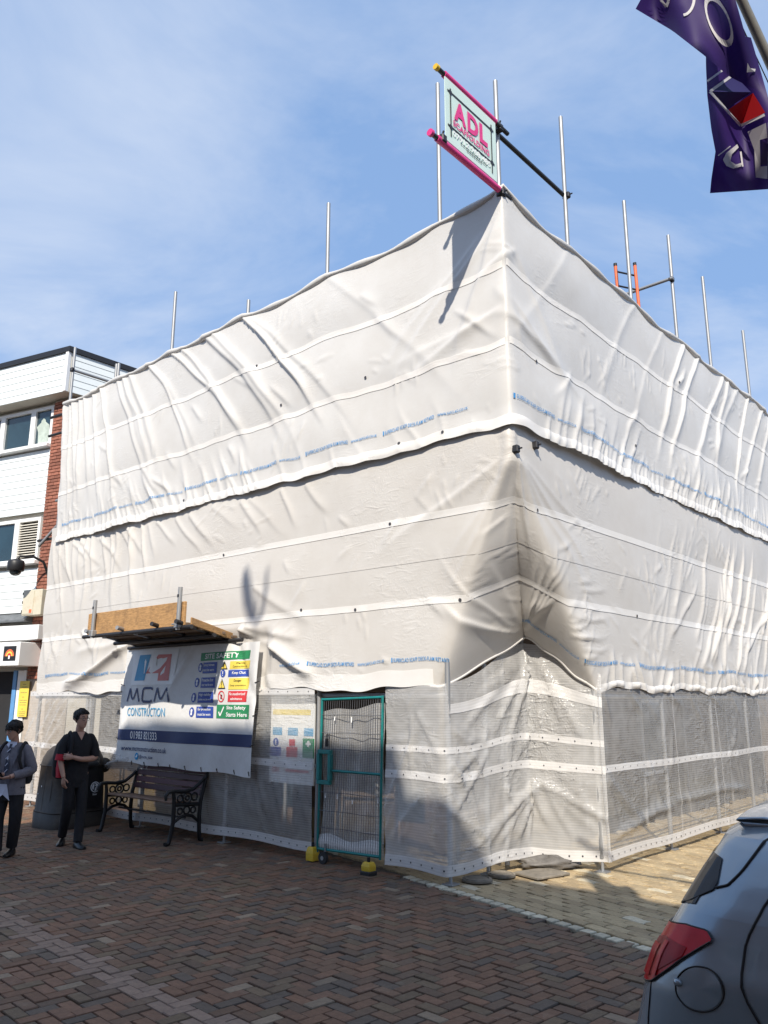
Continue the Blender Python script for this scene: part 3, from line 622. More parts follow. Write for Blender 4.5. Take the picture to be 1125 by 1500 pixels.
P = obase(SE) + onrm(SE) * upper_disp(SE, ZZ)[..., None]; P[..., 2] = ZZ
up_s = Sheet(S, 5.03 + 3.03 * V, P)
up = thing('scaffold_sheeting', 'upper tier of white scaffold sheeting wrapped round the sharp top corner', 'sheeting', PL(0, 5.05), group='opaque white sheeting tiers on the scaffold')
up_s.mesh('sheet', M['tarp'], up)
for z in (6.02, 7.02): up_s.band('reinforcement_band', M['band'], up, z, .085)
up_s.band('bottom_hem', M['band'], up, 5.03, .13, .006, puff=.010, step=.03)
b = MB(); pts = [up_s.at(s, 8.06, .0) + UZ * .005 for s in np.linspace(SMIN, SMAX, 170)]
b.path(pts, [.040 + .014 * math.sin(i * .9) for i in range(170)], 8); b.build('top_hem', M['tarp'], up)
def printed_line(sh, parent, z, s0, s1, h=.048, skip=()):
    mb = MB(); s = s0; k = 0; parts = [('SUPERCLAD SCAFF DECK-FLAM RETARD', .80, .06), ('WWW.SAFCLAD.CO.UK', .46, .14)]
    while s < s1 - .9:
        st, ln, gap = parts[k % 2]; k += 1
        if not any(a < s + ln / 2 < b_ for a, b_ in skip):
            hh = h if k % 2 else h * .72
            fit_text(mb, st, s, s + ln, z, z + hh, lambda x, y: sh.at(x, y, .011), bold=.010)
            if k % 2: rect2(mb, s - .035, s - .015, z - .004, z + hh + .006, lambda x, y: sh.at(x, y, .011))
        s += ln + gap
    return mb.build('printed_line', M['blue_ink'], parent, kind='stuff')
# text reads left to right as seen: along the left face s runs from the far end towards the corner
printed_line(up_s, up, 5.35, SMIN + .3, -.02); printed_line(up_s, up, 5.35, .06, SMAX)
mb = MB()
for s, z in [(-2.2, 6.25), (-3.9, 6.27), (-6.3, 5.2), (-1.6, 5.16), (.55, 6.02), (3.3, 5.6), (-.9, 5.13), (-4.5, 7.1), (5.2, 7.2)]:
    disc2(mb, s, z, .022, lambda x, y: up_s.at(x, y, .012), n=8)
mb.build('eyelets', M['dark_ink'], up, kind='stuff')
# ---------- lower sheet with the re-entrant corner
KIN = np.array([.88, 1.58])
def lower_disp(S, Z):
    D = 0.02 + waves(S, Z, 0.018, seed=8) + waves(S, Z, 0.006, f=4, seed=9)
    D = D + 0.03 * np.abs(np.sin(np.pi * (Z - 4.12))) * (0.6 + 0.4 * np.sin(S * 1.1 + 1))
    R = np.random.default_rng(21); S, Z = warp(S, Z, .02)
    for u in np.arange(7.6, 11.1, .27):
        D = D + ridge(S, Z, (-(u + R.uniform(-.1, .1)), 5.05), (-(u - R.uniform(0, .5)), R.uniform(3.0, 4.2)), R.uniform(.03, .06), R.uniform(.02, .05), fade=(.05, .5))
    for u in np.arange(3.5, 11, .5):
        D = D + ridge(S, Z, (-(u + R.uniform(-.2, .2)), 4.95), (-(u - R.uniform(.4, 1.0)), R.uniform(4.1, 4.5)), R.uniform(.03, .05), R.uniform(.01, .025), fade=(.05, .5))
    for u in np.arange(8.2, 11, .3):
        D = D + ridge(S, Z, (-u, 3.2), (-(u - R.uniform(-.3, .6)), R.uniform(2.3, 2.9)), R.uniform(.04, .07), R.uniform(.01, .04), fade=(.1, .5))
    # tension folds from the ends of the platform
    for p0, p1, w_, a_ in [((-4.75, 3.0), (-3.0, 2.25), .05, .10), ((-4.72, 2.95), (-3.9, 2.12), .04, .06), ((-4.6, 3.02), (-3.4, 2.75), .05, .035), ((-7.45, 2.95), (-9.9, 2.12), .055, .13), ((-7.5, 3.05), (-9.6, 2.75), .06, .03), ((-4.5, 3.6), (-3.2, 2.9), .06, .02)]:
        D = D + ridge(S, Z, p0, p1, w_, a_, skew=1.3, fade=(.05, .18))
    # right facade: slanting folds that gather towards the far end
    for u in np.arange(4.2, 12, .24):
        am = np.clip((u - 3.8) / 3.0, .1, 1); z1 = R.uniform(2.1, 3.0)
        D = D + ridge(S, Z, (u + R.uniform(-.1, .1), 4.9 if R.random() < .6 else R.uniform(3.6, 4.6)), (u - R.uniform(.8, 1.9), z1), R.uniform(.025, .065), am * R.uniform(.015, .05), curve=.08, skew=R.uniform(.8, 2), fade=(.35, .15))
    for u in np.arange(2.0, 11, .23):
        h = R.uniform(.15, .5); D = D + ridge(S, Z, (u, 2.1), (u + R.uniform(-.5, .7) * h * 1.6, 2.15 + h), R.uniform(.03, .05), R.uniform(.015, .055), fade=(.03, .5))
    for k in range(14):
        a = R.uniform(.15, 2.6) * R.choice([-1, 1]); D = D + ridge(S, Z, (0, 4.7), (a, R.uniform(2.7, 4.0)), R.uniform(.03, .055), R.uniform(.008, .022), fade=(.12, .6))
    for k in range(12):     # horizontal gathers beside the right fold
        z0 = R.uniform(2.4, 3.5); D = D + ridge(S, Z, (R.uniform(1.0, 1.4), z0), (R.uniform(1.7, 2.3), z0 + R.uniform(.0, .18)), R.uniform(.012, .03), R.uniform(.006, .018), fade=(.3, .5))
    for k in range(30):
        s0 = R.uniform(-10, 9); z0 = R.uniform(2.5, 4.8); D = D + ridge(S, Z, (s0, z0), (s0 + R.uniform(-.5, .5), z0 - R.uniform(.2, .5)), R.uniform(.02, .04), R.uniform(.006, .018), fade=(.3, .5))
    D = D + creases(S, Z, 320, 32, (2.2, 5.0))
    for k in range(12): D = D + ridge(S, Z, (0, 2.2), (R.choice([-1, 1]) * R.uniform(.25, 1.3), R.uniform(3.0, 3.9)), R.uniform(.02, .05), R.uniform(.02, .05), fade=(.35, .5))
    bm_ = np.clip((-S - 3.95) / .2, 0, 1) * np.clip((7.8 + S) / .2, 0, 1) * np.clip((3.0 - Z) / .15, 0, 1)
    return D * (1 - .85 * bm_) - .03 * bm_
S = np.concatenate([np.linspace(SMIN, -2.02, 340), np.linspace(-2.0, 2.6, 190), np.linspace(2.63, SMAX, 330)]); V = np.linspace(0, 1, 118)
SS, VV = np.meshgrid(S, V, indexing='ij'); ZN = 2.1 + 3.25 * VV
q = np.clip((4.78 - ZN) / 2.68, 0, 1)
eL, eR = 1.08 * q + 1e-4, 1.78 * q + 1e-4; kk = 0.92 * q ** 1.25
Kp = CC + (dL * KIN[0] + dR * KIN[1]) * kk[..., None]
tl, tr = np.clip(-SS / eL, 0, 1), np.clip(SS / eR, 0, 1)
BL = Kp * (1 - tl[..., None]) + (CC + dL * eL[..., None]) * tl[..., None]; BR = Kp * (1 - tr[..., None]) + (CC + dR * eR[..., None]) * tr[..., None]
P = obase(SS); inL, inR = (SS <= 0) & (-SS < eL), (SS > 0) & (SS < eR)
P = np.where(inL[..., None], BL, P); P = np.where(inR[..., None], BR, P)
tt = np.where(SS <= 0, tl, tr)
lift = 0.66 * (1 - tt) ** 1.0 * (1 - VV) ** 2 * ((tt < 1)) 
# round the two folds by relaxing along s, keep the inner crease
cr = np.argmin(np.abs(S)); keep = np.exp(-(SS / .10) ** 2)[..., None]; Q = P.copy()
for _ in range(60):
    A = Q.copy(); A[1:-1] = (Q[:-2] + Q[2:]) * .25 + Q[1:-1] * .5; Q = A
P = np.where((np.abs(SS) < 2.4)[..., None], P * keep + Q * (1 - keep), P)
a = np.gradient(P, axis=0); bz = np.broadcast_to(UZ, P.shape); nn = np.cross(bz, a); nn = nn / np.linalg.norm(nn, axis=2, keepdims=True)
ref = onrm(SS); sgn = np.sign((nn * (-dL * .7 - dR * .7)).sum(2, keepdims=True)); nn = np.where(np.abs(SS)[..., None] > 2.3, ref, nn * np.where(sgn == 0, 1, sgn))
zb = ZN + lift + (1 - VV) ** 6 * (0.03 * np.sin(SS * 3.1) + .015 * np.sin(SS * 9))
P = P + nn * lower_disp(SS, ZN)[..., None]; P[..., 2] = zb
lo_s = Sheet(S, 2.1 + 3.25 * V, P)
lo = thing('scaffold_sheeting', 'lower tier of white scaffold sheeting with its corner tucked in above the doorway arch', 'sheeting', PL(0, 2.1), group='opaque white sheeting tiers on the scaffold')
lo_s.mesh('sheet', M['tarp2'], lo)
for z in (3.07, 4.10): lo_s.band('reinforcement_band', M['band'], lo, z, .085)
lo_s.band('seam', M['tarp2'], lo, 3.60, .018, .004)
lo_s.band('bottom_hem', M['band'], lo, 2.10, .20, .008, s0=SMIN, s1=-1.15); lo_s.band('bottom_hem', M['band'], lo, 2.10, .09, .010, s0=1.8, s1=SMAX, puff=.018, step=.03)
printed_line(lo_s, lo, 2.40, SMIN + .4, -.02, skip=((-7.5, -4.2),)); printed_line(lo_s, lo, 2.40, .06, SMAX)
b = MB(); b.path([lo_s.at(s, 2.1, -.01) for s in np.linspace(-1.2, 1.9, 60)], .022, 6); b.build('arch_hem', M['band'], lo)
mb = MB()
for s, z in [(-3.4, 3.16), (-1.8, 4.14), (-5.2, 4.14), (-2.4, 3.1), (-.75, 3.1), (.5, 4.13), (3.0, 3.09)]: disc2(mb, s, z, .022, lambda x, y: lo_s.at(x, y, .012), n=8)
mb.build('eyelets', M['dark_ink'], lo, kind='stuff')
# ---------- see-through sheeting at street level
def street_sheet(label, plan, zt, zbm, nfold, seed, bands=(), extra=None, hem=True, cat='sheeting', bul=.03, dens=.04, mt='clear'):
    """plan: list of (uL, uR) corner points; zt/zbm functions of the running metre"""
    pl = [CC + dL * a + dR * b for a, b in plan]; seg = [np.linalg.norm(pl[i + 1] - pl[i]) for i in range(len(pl) - 1)]; acc = np.concatenate([[0], np.cumsum(seg)]); Ln = acc[-1]
    S = np.linspace(0, Ln, max(24, int(Ln / dens))); V = np.linspace(0, 1, 54); SS, VV = np.meshgrid(S, V, indexing='ij')
    B = np.stack([np.interp(SS, acc, [p[k] for p in pl]) for k in range(3)], -1)
    Q = B.copy()
    for _ in range(4): A = Q.copy(); A[1:-1] = (Q[:-2] + Q[2:]) * .25 + Q[1:-1] * .5; Q = A
    B = Q; a = np.gradient(B, axis=0); n = np.cross(np.broadcast_to(UZ, B.shape), a); n /= np.linalg.norm(n, axis=2, keepdims=True)
    toc = np.sign((n * (OC - B)).sum(2)).mean(); n = n * (1 if toc >= 0 else -1)
    Z0 = np.array([zbm(s) for s in S])[:, None]; Z1 = np.array([zt(s) for s in S])[:, None]; Z = Z0 + (np.minimum(Z1, 2.13) - Z0) * VV + np.maximum(0, Z1 - 2.13) * VV ** 5 + .12 * np.maximum(0, Z1 - 2.13) * np.sin(math.pi * VV)
    D = 0.01 + waves(SS, Z, bul * .5, f=2.2, seed=seed) + waves(SS, Z, .006, f=6, seed=seed + 1) + bul * np.sin(np.pi * VV) * (.5 + .5 * np.sin(SS * 2.1 + seed))
    r = np.random.default_rng(seed)
    for _ in range(nfold):
        s0 = r.uniform(0, Ln); z0 = r.uniform(.6, 2.1); D = D + ridge(SS, Z, (s0, z0), (s0 + r.uniform(-.7, .7), z0 - r.uniform(.4, 1.2)), r.uniform(.012, .03), r.uniform(.008, .028), skew=r.uniform(.6, 1.8), fade=(.2, .4))
    for _ in range(nfold * 3):
        s0 = r.uniform(0, Ln); z0 = r.uniform(.2, 2.0); a = r.uniform(0, 3.14); l_ = r.uniform(.1, .4); D = D + ridge(SS, Z, (s0, z0), (s0 + l_ * math.cos(a), z0 + l_ * math.sin(a)), .014, r.uniform(.005, .014), fade=(.3, .4))
    if extra: D = D + extra(SS, Z)
    P = B + n * D[..., None]; P[..., 2] = Z
    zn = .11 + (2.1 - .11) * V; sh = Sheet(S, zn, P)
    t = thing('clear_sheeting', label, cat, pl[0], group='see-through sheeting round the foot of the scaffold')
    b = MB(); b.grid(P, flip=sh.flip); b.uv = list(zip((SS + seed * 3.7).ravel(), Z.ravel())); b.build('sheet', M[mt], t)
    for z, h in bands: sh.band('reinforcement_band', M['clearband'], t, z, h, .005)
    if hem:
        sh.band('bottom_hem', M['clearband'], t, .112, .115, .006)
        mb = MB()
        for s in np.arange(.1, Ln - .05, .16): disc2(mb, s, .17, .011, lambda x, y: sh.at(x, y, .012), n=6)
        for z, h in bands:
            for s in np.arange(.12, Ln - .05, .2): disc2(mb, s, z + h / 2, .009, lambda x, y: sh.at(x, y, .012), n=6)
        mb.build('eyelets', M['dark_ink'], t, kind='stuff')
    return sh, t
def xl(S, Z):
    D = 0; r = np.random.default_rng(5)
    for k in range(10): D = D + ridge(S, Z, (.6 + k * .16 + r.uniform(-.05, .05), 2.05), (-.5 + k * .17, .5 + .05 * k), .04, r.uniform(.03, .07), fade=(.1, .3))
    D = D + .20 * np.exp(-((S - 3.55) / .32) ** 2 - ((Z - .95) / .22) ** 2) - .03 * np.exp(-((S - 3.5) / .5) ** 2 - ((Z - .55) / .2) ** 2)
    for a in (-.35, -.1, .15, .4): D = D + ridge(S, Z, (3.9, 1.08), (3.0 + a, .78 + a * .3), .03, .04, fade=(.2, .4))
    D = D * (1 - .8 * np.clip((S - 3.3) / .2, 0, 1) * np.clip((7.3 - S) / .2, 0, 1) * np.clip((Z - 1.15) / .15, 0, 1))
    for k in range(8): D = D + ridge(S, Z, (6.6 + k * .16, 1.15 - .02 * k), (6.9 + k * .16, .3), .03, r.uniform(.01, .04), fade=(.2, .4))
    return D
cs1, ct1 = street_sheet('long see-through sheet with white bands behind the bench and bin', [(11.15, 0), (3.12, 0)], lambda s: 2.14, lambda s: .11 + .012 * math.sin(s * 3), 46, 31, bands=((1.08, .09), (2.0, .08)), extra=xl)
def xc(S, Z):
    D = 0; r = np.random.default_rng(6)
    for k in range(9): D = D + ridge(S, Z, (2.62 + r.uniform(-.1, .1), 2.6), (1.0 + k * .34, r.uniform(1.2, 1.9)), .03, r.uniform(.02, .06), fade=(.1, .4))
    for k in range(9): D = D + ridge(S, Z, (2.6 + r.uniform(-.1, .1), 1.0), (1.1 + k * .33, r.uniform(.2, .45)), .03, r.uniform(.02, .05), fade=(.1, .3))
    for k in range(8): D = D + ridge(S, Z, (.95 + r.uniform(-.1, .1), r.uniform(.4, 2.0)), (1.3 + r.uniform(-.2, .6), r.uniform(.2, 1.6)), .025, r.uniform(.02, .04), fade=(.2, .4))
    return D
cs2, ct2 = street_sheet('crumpled see-through sheet round the recessed corner under the arch, right of the mesh gate', [(1.90, .02), (.99, -.04), (.94, .78), (.88, 1.56), (-.03, 1.84)], lambda s: 2.13 + .55 * math.exp(-((s - 2.5) / .85) ** 2), lambda s: .10 + .02 * math.sin(s * 4), 40, 37, bands=((1.06, .09), (1.36, .07)), extra=xc, dens=.03, mt='clear2')
cs2.band('reinforcement_band', M['clearband'], ct2, 1.78, .10, .006, s0=1.0)
def xr(S, Z):
    D = 0; r = np.random.default_rng(9)
    for k in range(14): D = D + ridge(S, Z, (k * .75 + r.uniform(-.2, .2), 2.1), (k * .75 + r.uniform(.2, .6), r.uniform(1.3, 1.8)), .03, r.uniform(.01, .03), fade=(.05, .5))
    D = D + ridge(S, Z, (.15, .38), (2.2, .62), .04, .06, fade=(.1, .3)) + ridge(S, Z, (1.9, .62), (5.5, .60), .035, .04, fade=(.1, .3)) + ridge(S, Z, (.05, 1.1), (1.0, .35), .04, .04)
    return D
cs3, ct3 = street_sheet('taut see-through sheet along the right facade ending behind the parked car', [(0.0, 1.76), (0, 11.5)], lambda s: 2.12, lambda s: .12 + .012 * math.sin(s * 2.4), 22, 43, bands=((1.10, .085),), extra=xr)
for s in (2.26, 3.9, 6.0):
    b = MB(); G = [[cs3.at(s + d, z, .006) for z in np.linspace(.2, 2.05, 24)] for d in (-.02, .02)]; b.grid(np.array(G)); b.uv = [(d, z) for d in (0, .04) for z in np.linspace(.2, 2.05, 24)]; b.build('vertical_seam', M['clear'], ct3)
# ------------------------------------------------------------------ scaffold
sc = thing('scaffold', 'galvanised tube scaffold with bare poles rising above the white sheeting', 'scaffold', CC)
TR = .030
def std(p, ztop, zbot=0.05, nm='scaffold_pole'):
    p = np.array(p); lean = np.array([random.uniform(-.012, .012), random.uniform(-.012, .012), 0])
    b = MB(); b.tube(p + UZ * zbot, p + UZ * ztop + lean, TR, 10); o = b.build(nm, M['galv'], sc); return o
def coupler(p, ax, m='darksteel'):
    b = MB(); ax = np.array(ax, float); x = np.cross(ax, UZ)
    if np.linalg.norm(x) < .1: x = dR
    x = x / np.linalg.norm(x); b.bbox(p, ax * .035, x * .045, np.cross(ax, x) * .045, .012); b.tube(p + x * .05, p + x * .085, .010, 6); b.tube(p + ax * .02 - x * .04, p + ax * .02 - x * .08, .012, 6); return b.build('coupler', M[m], sc)
IN = -.07
def foot(p):
    b = MB(); b.tube(p + UZ * .012, p + UZ * .2, .019, 8); b.tube(p + UZ * .16, p + UZ * .19, .034, 8); b.obox(p + UZ * .008, dL * .07, dR * .07, UZ * .007); return b.build('base_jack', M['galv'], sc)
for u, zt in [(1.0, 10.29), (3.12, 9.38), (5.0, 8.41), (7.15, 9.34), (8.98, 8.44), (9.10, 8.46), (10.92, 9.38)]: std(PL(u, 0, IN), zt, .15); foot(PL(u, 0, IN))
for u, zt in [(1.80, 10.33), (3.82, 9.96), (5.68, 10.22), (7.32, 10.09), (9.6, 9.77)]: std(PR(u, 0, IN), zt, .15); foot(PR(u, 0, IN))
std(PL(.05, 0, -.05), 9.76, 4.9)
for u in (1.0, 3.1, 5.0, 7.1, 9.0, 10.9):
    std(PL(u, 0, -1.2), 7.9, .05)
for u in (3.6, 5.6, 7.4, 9.6): std(PR(u, 0, -1.2), 7.9, .05)
inn = std(PR(5.2, 0, -1.25), 9.55, 7.4)
for a, b_ in ((.94, .80),): p = CC + dL * (a - .0) + dR * b_; std(p + dL * .06, 2.4, .15); foot(p + dL * .06)
std(CC + dL * .95 + dR * 1.62, 2.9, .15); foot(CC + dL * .95 + dR * 1.62)
def led(p, q, m='galv', nm='ledger', r=TR): b = MB(); b.tube(p, q, r, 10); return b.build(nm, M[m], sc)
for z in (2.02, 4.02, 6.02, 7.96):
    led(PL(1.0 if z < 4.5 else 0, z, -.13), PL(11.2, z, -.13)); led(PR(1.75 if z < 4.5 else 0, z, -.13), PR(11.6, z, -.13))
led(PL(1.2, 1.1, -.13), PL(1.9, 1.1, -.13)); led(PL(3.2, 1.12, -.13), PL(11.0, 1.12, -.13)); led(PR(1.85, 1.14, -.13), PR(11.5, 1.14, -.13))
# boarded lift over the pavement
for k in range(5):
    for a0, a1 in ((1.25, 4.9), (4.92, 8.4), (8.42, 11.0)):
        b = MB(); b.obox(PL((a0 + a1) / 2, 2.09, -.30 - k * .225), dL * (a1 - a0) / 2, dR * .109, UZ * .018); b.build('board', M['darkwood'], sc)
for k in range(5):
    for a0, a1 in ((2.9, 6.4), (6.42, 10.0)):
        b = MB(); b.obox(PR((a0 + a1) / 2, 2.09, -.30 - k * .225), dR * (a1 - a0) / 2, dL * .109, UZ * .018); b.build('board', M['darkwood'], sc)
# handrail bits above the roof line
led(PR(0, 9.03, -.09), PR(1.90, 9.03, -.09), 'black', 'handrail'); coupler(PR(1.83, 9.02, -.05), dR); coupler(PR(.02, 9.03, -.04), dR); coupler(PR(-.02, 8.06, .02), dR)
led(PR(5.62, 9.32, -.02), PR(5.62, 9.32, -1.75), 'galv', 'handrail'); coupler(PR(5.66, 9.32, -.06), dL); coupler(PR(5.42, 9.3, -1.2), dL)
led(PL(10.92, 8.86, -.12), PL(10.92, 8.86, -2.5), 'galv', 'handrail'); coupler(PL(10.92, 8.86, -.06), dR)
for z in (7.92, 7.5, 5.2): led(PL(10.9, z, -.12), PL(11.6, z, -.02), 'darksteel', 'tube_end')
led(PL(11.0, 5.45, -.1), PL(11.4, 5.05, .05), 'galv', 'brace')
for zz in (4.75, 4.6): coupler(PR(.45 if zz > 4.7 else .02, zz + .15, .06), dR)
ld = thing('ladder', 'orange ladder top poking above the sheeting on the right facade', 'ladder', PR(4.4, 8.0, -.9))
la, lb2 = PR(4.66, 0, -.60), PR(5.06, 0, -.42); tilt = dR * .10
for p, zt in ((la, 9.30), (lb2, 9.42)):
    b = MB(); b.tube(p + UZ * 7.3 - tilt * 1.2 + dR*.1, p + UZ * zt + tilt * .0 - dR * .12, .028, 10); b.build('stile', M['orange'], ld)
    b = MB(); b.tube(p + UZ * zt - dR * .12, p + UZ * (zt + .05) - dR * .125, .031, 10); b.build('end_cap', M['black'], ld)
for z in (8.35, 8.65, 8.95, 9.22): b = MB(); b.tube(la + UZ * z - dR * .06, lb2 + UZ * (z + .02) - dR * .06, .016, 8); b.build('rung', M['darksteel'], ld)
# ------------------------------------------------------------------ scaffolding company sign on the corner pole
sg = thing('scaffold_sign', 'pale green scaffolding company board between pink tubes at the top corner pole', 'sign', PR(-.65, 8.5, .05))
b = MB(); b.obox(PR(-.68, 8.53, .05), dR * .515, dL * .006, UZ * .42); b.build('board', M['mint'], sg)
for z, a, c_ in ((9.0, -1.18, -.13), (8.06, -1.33, -.10)):
    b = MB(); b.tube(PR(a, z, .03), PR(c_, z, .03), .040, 12); b.build('pink_sleeve', M['pink'], sg)
    b = MB(); b.tube(PR(a - .14 if z > 8.5 else a - .1, z, .03), PR(.16, z, .03), .0275, 12); b.build('tube', M['black'], sg)
b = MB(); b.tube(PR(-1.34, 9.0, .03), PR(-1.29, 9.0, .03), .036, 12); b.build('end_cap', M['yellow'], sg)
b = MB(); b.tube(PR(-1.46, 8.06, .03), PR(-1.42, 8.06, .03), .042, 12); b.build('end_cap', M['pink'], sg)
for p in (PR(-1.24, 8.09, .03), PR(-.0, 8.06, .0), PR(-.0, 9.0, .0)):
    b = MB(); b.bbox(p, dR * .045, dL * .05, UZ * .05, .014); b.tube(p + UZ * .04, p + UZ * .1 + dL * -.03, .012, 6); b.build('coupler', M['black'], sg)
fs = lambda x, z, o=.062: PR(x, z, o)
b = MB()
for pts in ([(-1.1, 8.84), (-1.1, 8.20)], [(-.27, 8.86), (-.27, 8.18)], [(-1.16, 8.79), (-.22, 8.79)], [(-1.16, 8.33), (-.22, 8.32)]): line2(b, pts, .022, fs)
for x in (-1.1, -.27):
    for z in (8.79, 8.325): disc2(b, x, z, .032, lambda a, q: fs(a, q, .0632), n=8)
b.build('frame_print', M['darksteel'], sg, kind='stuff')
for ch, x0, x1 in (('A', -1.04, -.80), ('D', -.775, -.555), ('L', -.53, -.36)): b = MB(); fit_text(b, ch, x0, x1, 8.475, 8.74, lambda x, z: fs(x, z, .0645), bold=.045); b.build('letter', M['pink'], sg)
b = MB(); fit_text(b, 'SCAFFOLDING', -1.06, -.33, 8.37, 8.45, lambda x, z: fs(x, z, .0645), bold=.03); b.build('lettering', M['pink'], sg, kind='stuff')
b = MB(); fit_text(b, '07912 968 485', -1.07, -.31, 8.23, 8.305, lambda x, z: fs(x, z, .0645), bold=.02); b.build('lettering', M['whiteink'], sg, kind='stuff')
b = MB()
for x0, x1, z in ((-.92, -.4, 8.205), (-.8, -.5, 8.18)): 
    x = x0
    while x < x1: rect2(b, x, x + .03, z, z + .014, lambda a, q: fs(a, q, .0645)); x += .045
b.build('small_print', M['darksteel'], sg, kind='stuff')
# ------------------------------------------------------------------ mesh gate
gt = thing('site_gate', 'teal framed wire mesh gate with white plastic sheet tied to it, between the see-through sheets', 'gate', PL(2.45, 0.1, .03))
def gp(x, z, o=.03): return PL(2.98 - x * 1.03 + .02 * (1 - z), z, o - .02 * x)   # x 0..1 left to right
b = MB()
for p, q in ((gp(0, .12), gp(0, 1.99)), (gp(1, .15), gp(1, 2.02)), (gp(0, .16), gp(1, .18)), (gp(0, 1.97), gp(1, 2.0)), (gp(.18, 1.10), gp(1, 1.10))): b.tube(p, q, .017, 10)
b.build('frame', M['teal'], gt)
b = MB()
for (x0, x1, z0, z1) in ((-.02, .2, 1.30, 1.35), (-.02, .2, .93, .98), (-.03, .02, .98, 1.30), (.16, .21, .98, 1.30)):
    b.bbox((gp(x0, z0) + gp(x1, z1)) / 2 - dR * .012, dL * (x1 - x0) * .515, dR * .03, UZ * (z1 - z0) / 2, .005)
b.build('lock_box', M['teal'], gt)
b = MB(); b.bbox(gp(.12, 1.44) - dR * .02, dL * .02, dR * .02, UZ * .05, .008); b.path([gp(.10, 1.48), gp(.10, 1.54), gp(.14, 1.54), gp(.14, 1.48)], .006, 6); b.build('padlock', M['black'], gt)
b = MB()
for k in range(1, 27): x = k / 27; b.tube(gp(x, .16), gp(x, 1.98), .0034, 5, caps=False)
for z in (.42, .62, .84, 1.36, 1.56, 1.78): b.path([gp(x, z + .004 * math.sin(x * 40)) - dR * .006 for x in np.linspace(0, 1, 9)], .0042, 5)
M['wire'] = mat('zinc_wire', (.16, .16, .17), .5, .4); b.build('wire_mesh', M['wire'], gt, kind='stuff')
S = np.linspace(0, 1, 30); V = np.linspace(0, 1, 40); r = np.random.default_rng(3)
G = np.array([[gp(s, .16 + 1.66 * v + .10 * s * v + .02 * math.sin(s * 9) * v, 0.0) + dR * (.025 + .02 * math.sin(s * 7 + v * 5) + .012 * math.sin(s * 19 - v * 13)) for v in V] for s in S])
b = MB(); b.grid(G, flip=False); b.uv = [(s * 1.03 + 9, .16 + 1.66 * v) for s in S for v in V]; b.build('plastic_sheet', M['clear2'], gt)
b = MB(); G = np.array([[gp(s, .15 + .17 * v + .03 * math.sin(s * 9) * v, .012 + .02 * v * (1 - v) * 4) for v in np.linspace(0, 1, 5)] for s in np.linspace(-.01, 1.0, 24)]); b.grid(G); b.uv = [(s, v * .17) for s in np.linspace(0, 1, 24) for v in np.linspace(0, 1, 5)]; b.build('hem_strip', M['clearband'], gt)
b = MB()
for x, z in ((.1, .84), (.3, .84), (.55, .8), (.95, .84), (.22, 1.78), (.5, 1.76)): b.tube(gp(x, z, .02), gp(x + .01, z - .07, .035), .007, 5)
b.build('cable_tie', M['whiteink'], gt, kind='stuff')
for k, (u, lab, o, rz) in enumerate(((3.05, 'yellow block foot at the hinge side of the mesh gate, left one', .06, .2), (2.0, 'yellow block foot under the latch corner of the mesh gate, right one', .17, .05))):
    p = PL(u, 0, o); t = thing('block_foot', lab, 'gate foot', p, group='yellow feet of the mesh gate')
    b = MB(); zb = .02 if k == 0 else .05; hh = .16 if k == 0 else .095; q0 = p + UZ * zb; b0 = .6
    ringf = lambda w_, d_, z: [q0 + dL * sx * w_ * b0 + dR * sy * d_ * b0 + UZ * z for sx, sy in ((-1, -1), (-1, 1), (1, 1), (1, -1))]
    b.loft([ringf(.10, .09, 0), ringf(.105, .095, .03), ringf(.105, .095, hh * .55), ringf(.085, .075, hh * .9), ringf(.07, .06, hh)], smooth=False); b.build('block', M['yellow'], t, fixn=True)
    b = MB(); b.tube(q0 + UZ * (hh + .001), q0 + UZ * (hh + .05), .02, 10); b.build('socket', M['black'], t)
    if k: b = MB(); b.bbox(p + UZ * .025, dL * .075, dR * .07, UZ * .024, .008); b.build('base_pad', M['black'], t)
cst = thing('castor_wheel', 'small black castor wheel beside the gate foot', 'castor wheel', PL(2.86, 0, .08))
b = MB(); c0 = PL(2.84, .075, .08); b.tube(c0 - dR * .02, c0 + dR * .02, .07, 18); b.build('wheel', M['black'], cst)
b = MB(); b.tube(c0 - dR * .026, c0 + dR * .026, .025, 10); b.tube(c0 + UZ * .0 + dR * .03, c0 + UZ * .16 + dR * .03, .01, 6); b.build('fork', M['galv'], cst)
# poster board seen through the sheet
ps = thing('safety_poster', 'white first aid and fire safety board seen through the plastic sheet', 'safety board', PL(3.66, 1.5, -.10))
pf = lambda x, z, o=-.088: PL(4.12 - x, z, o)
b = MB(); b.obox(PL(3.66, 1.46, -.10), dL * .44, dR * .008, UZ * .58); b.build('board', M['white'], ps)
def rects(parent, lst, fn, nm='print'):
    for (x0, x1, z0, z1, mt) in lst: b = MB(); rect2(b, x0, x1, z0, z1, fn, nx=12, ny=4); b.build(nm, M[mt], parent)
rects(ps, [(.06, .82, 1.77, 1.84, 'signyellow'), (.03, .25, 1.22, 1.34, 'signblue'), (.36, .58, 1.22, 1.35, 'red'), (.68, .9, 1.22, 1.47, 'green'), (.07, .26, 1.5, 1.6, 'cyan'), (.38, .58, 1.5, 1.6, 'cyan'), (.7, .88, 1.5, 1.6, 'cyan')], pf)
b = MB(); disc2(b, .14, 1.405, .055, pf, n=18); b.build('print', M['signblue'], ps, kind='stuff')
b = MB(); rect2(b, .41, .53, 1.36, 1.45, pf); b.build('print', M['red'], ps, kind='stuff')
b = MB(); rect2(b, .77, .81, 1.36, 1.44, lambda x, z: pf(x, z, -.085)); rect2(b, .74, .84, 1.385, 1.415, lambda x, z: pf(x, z, -.0845))
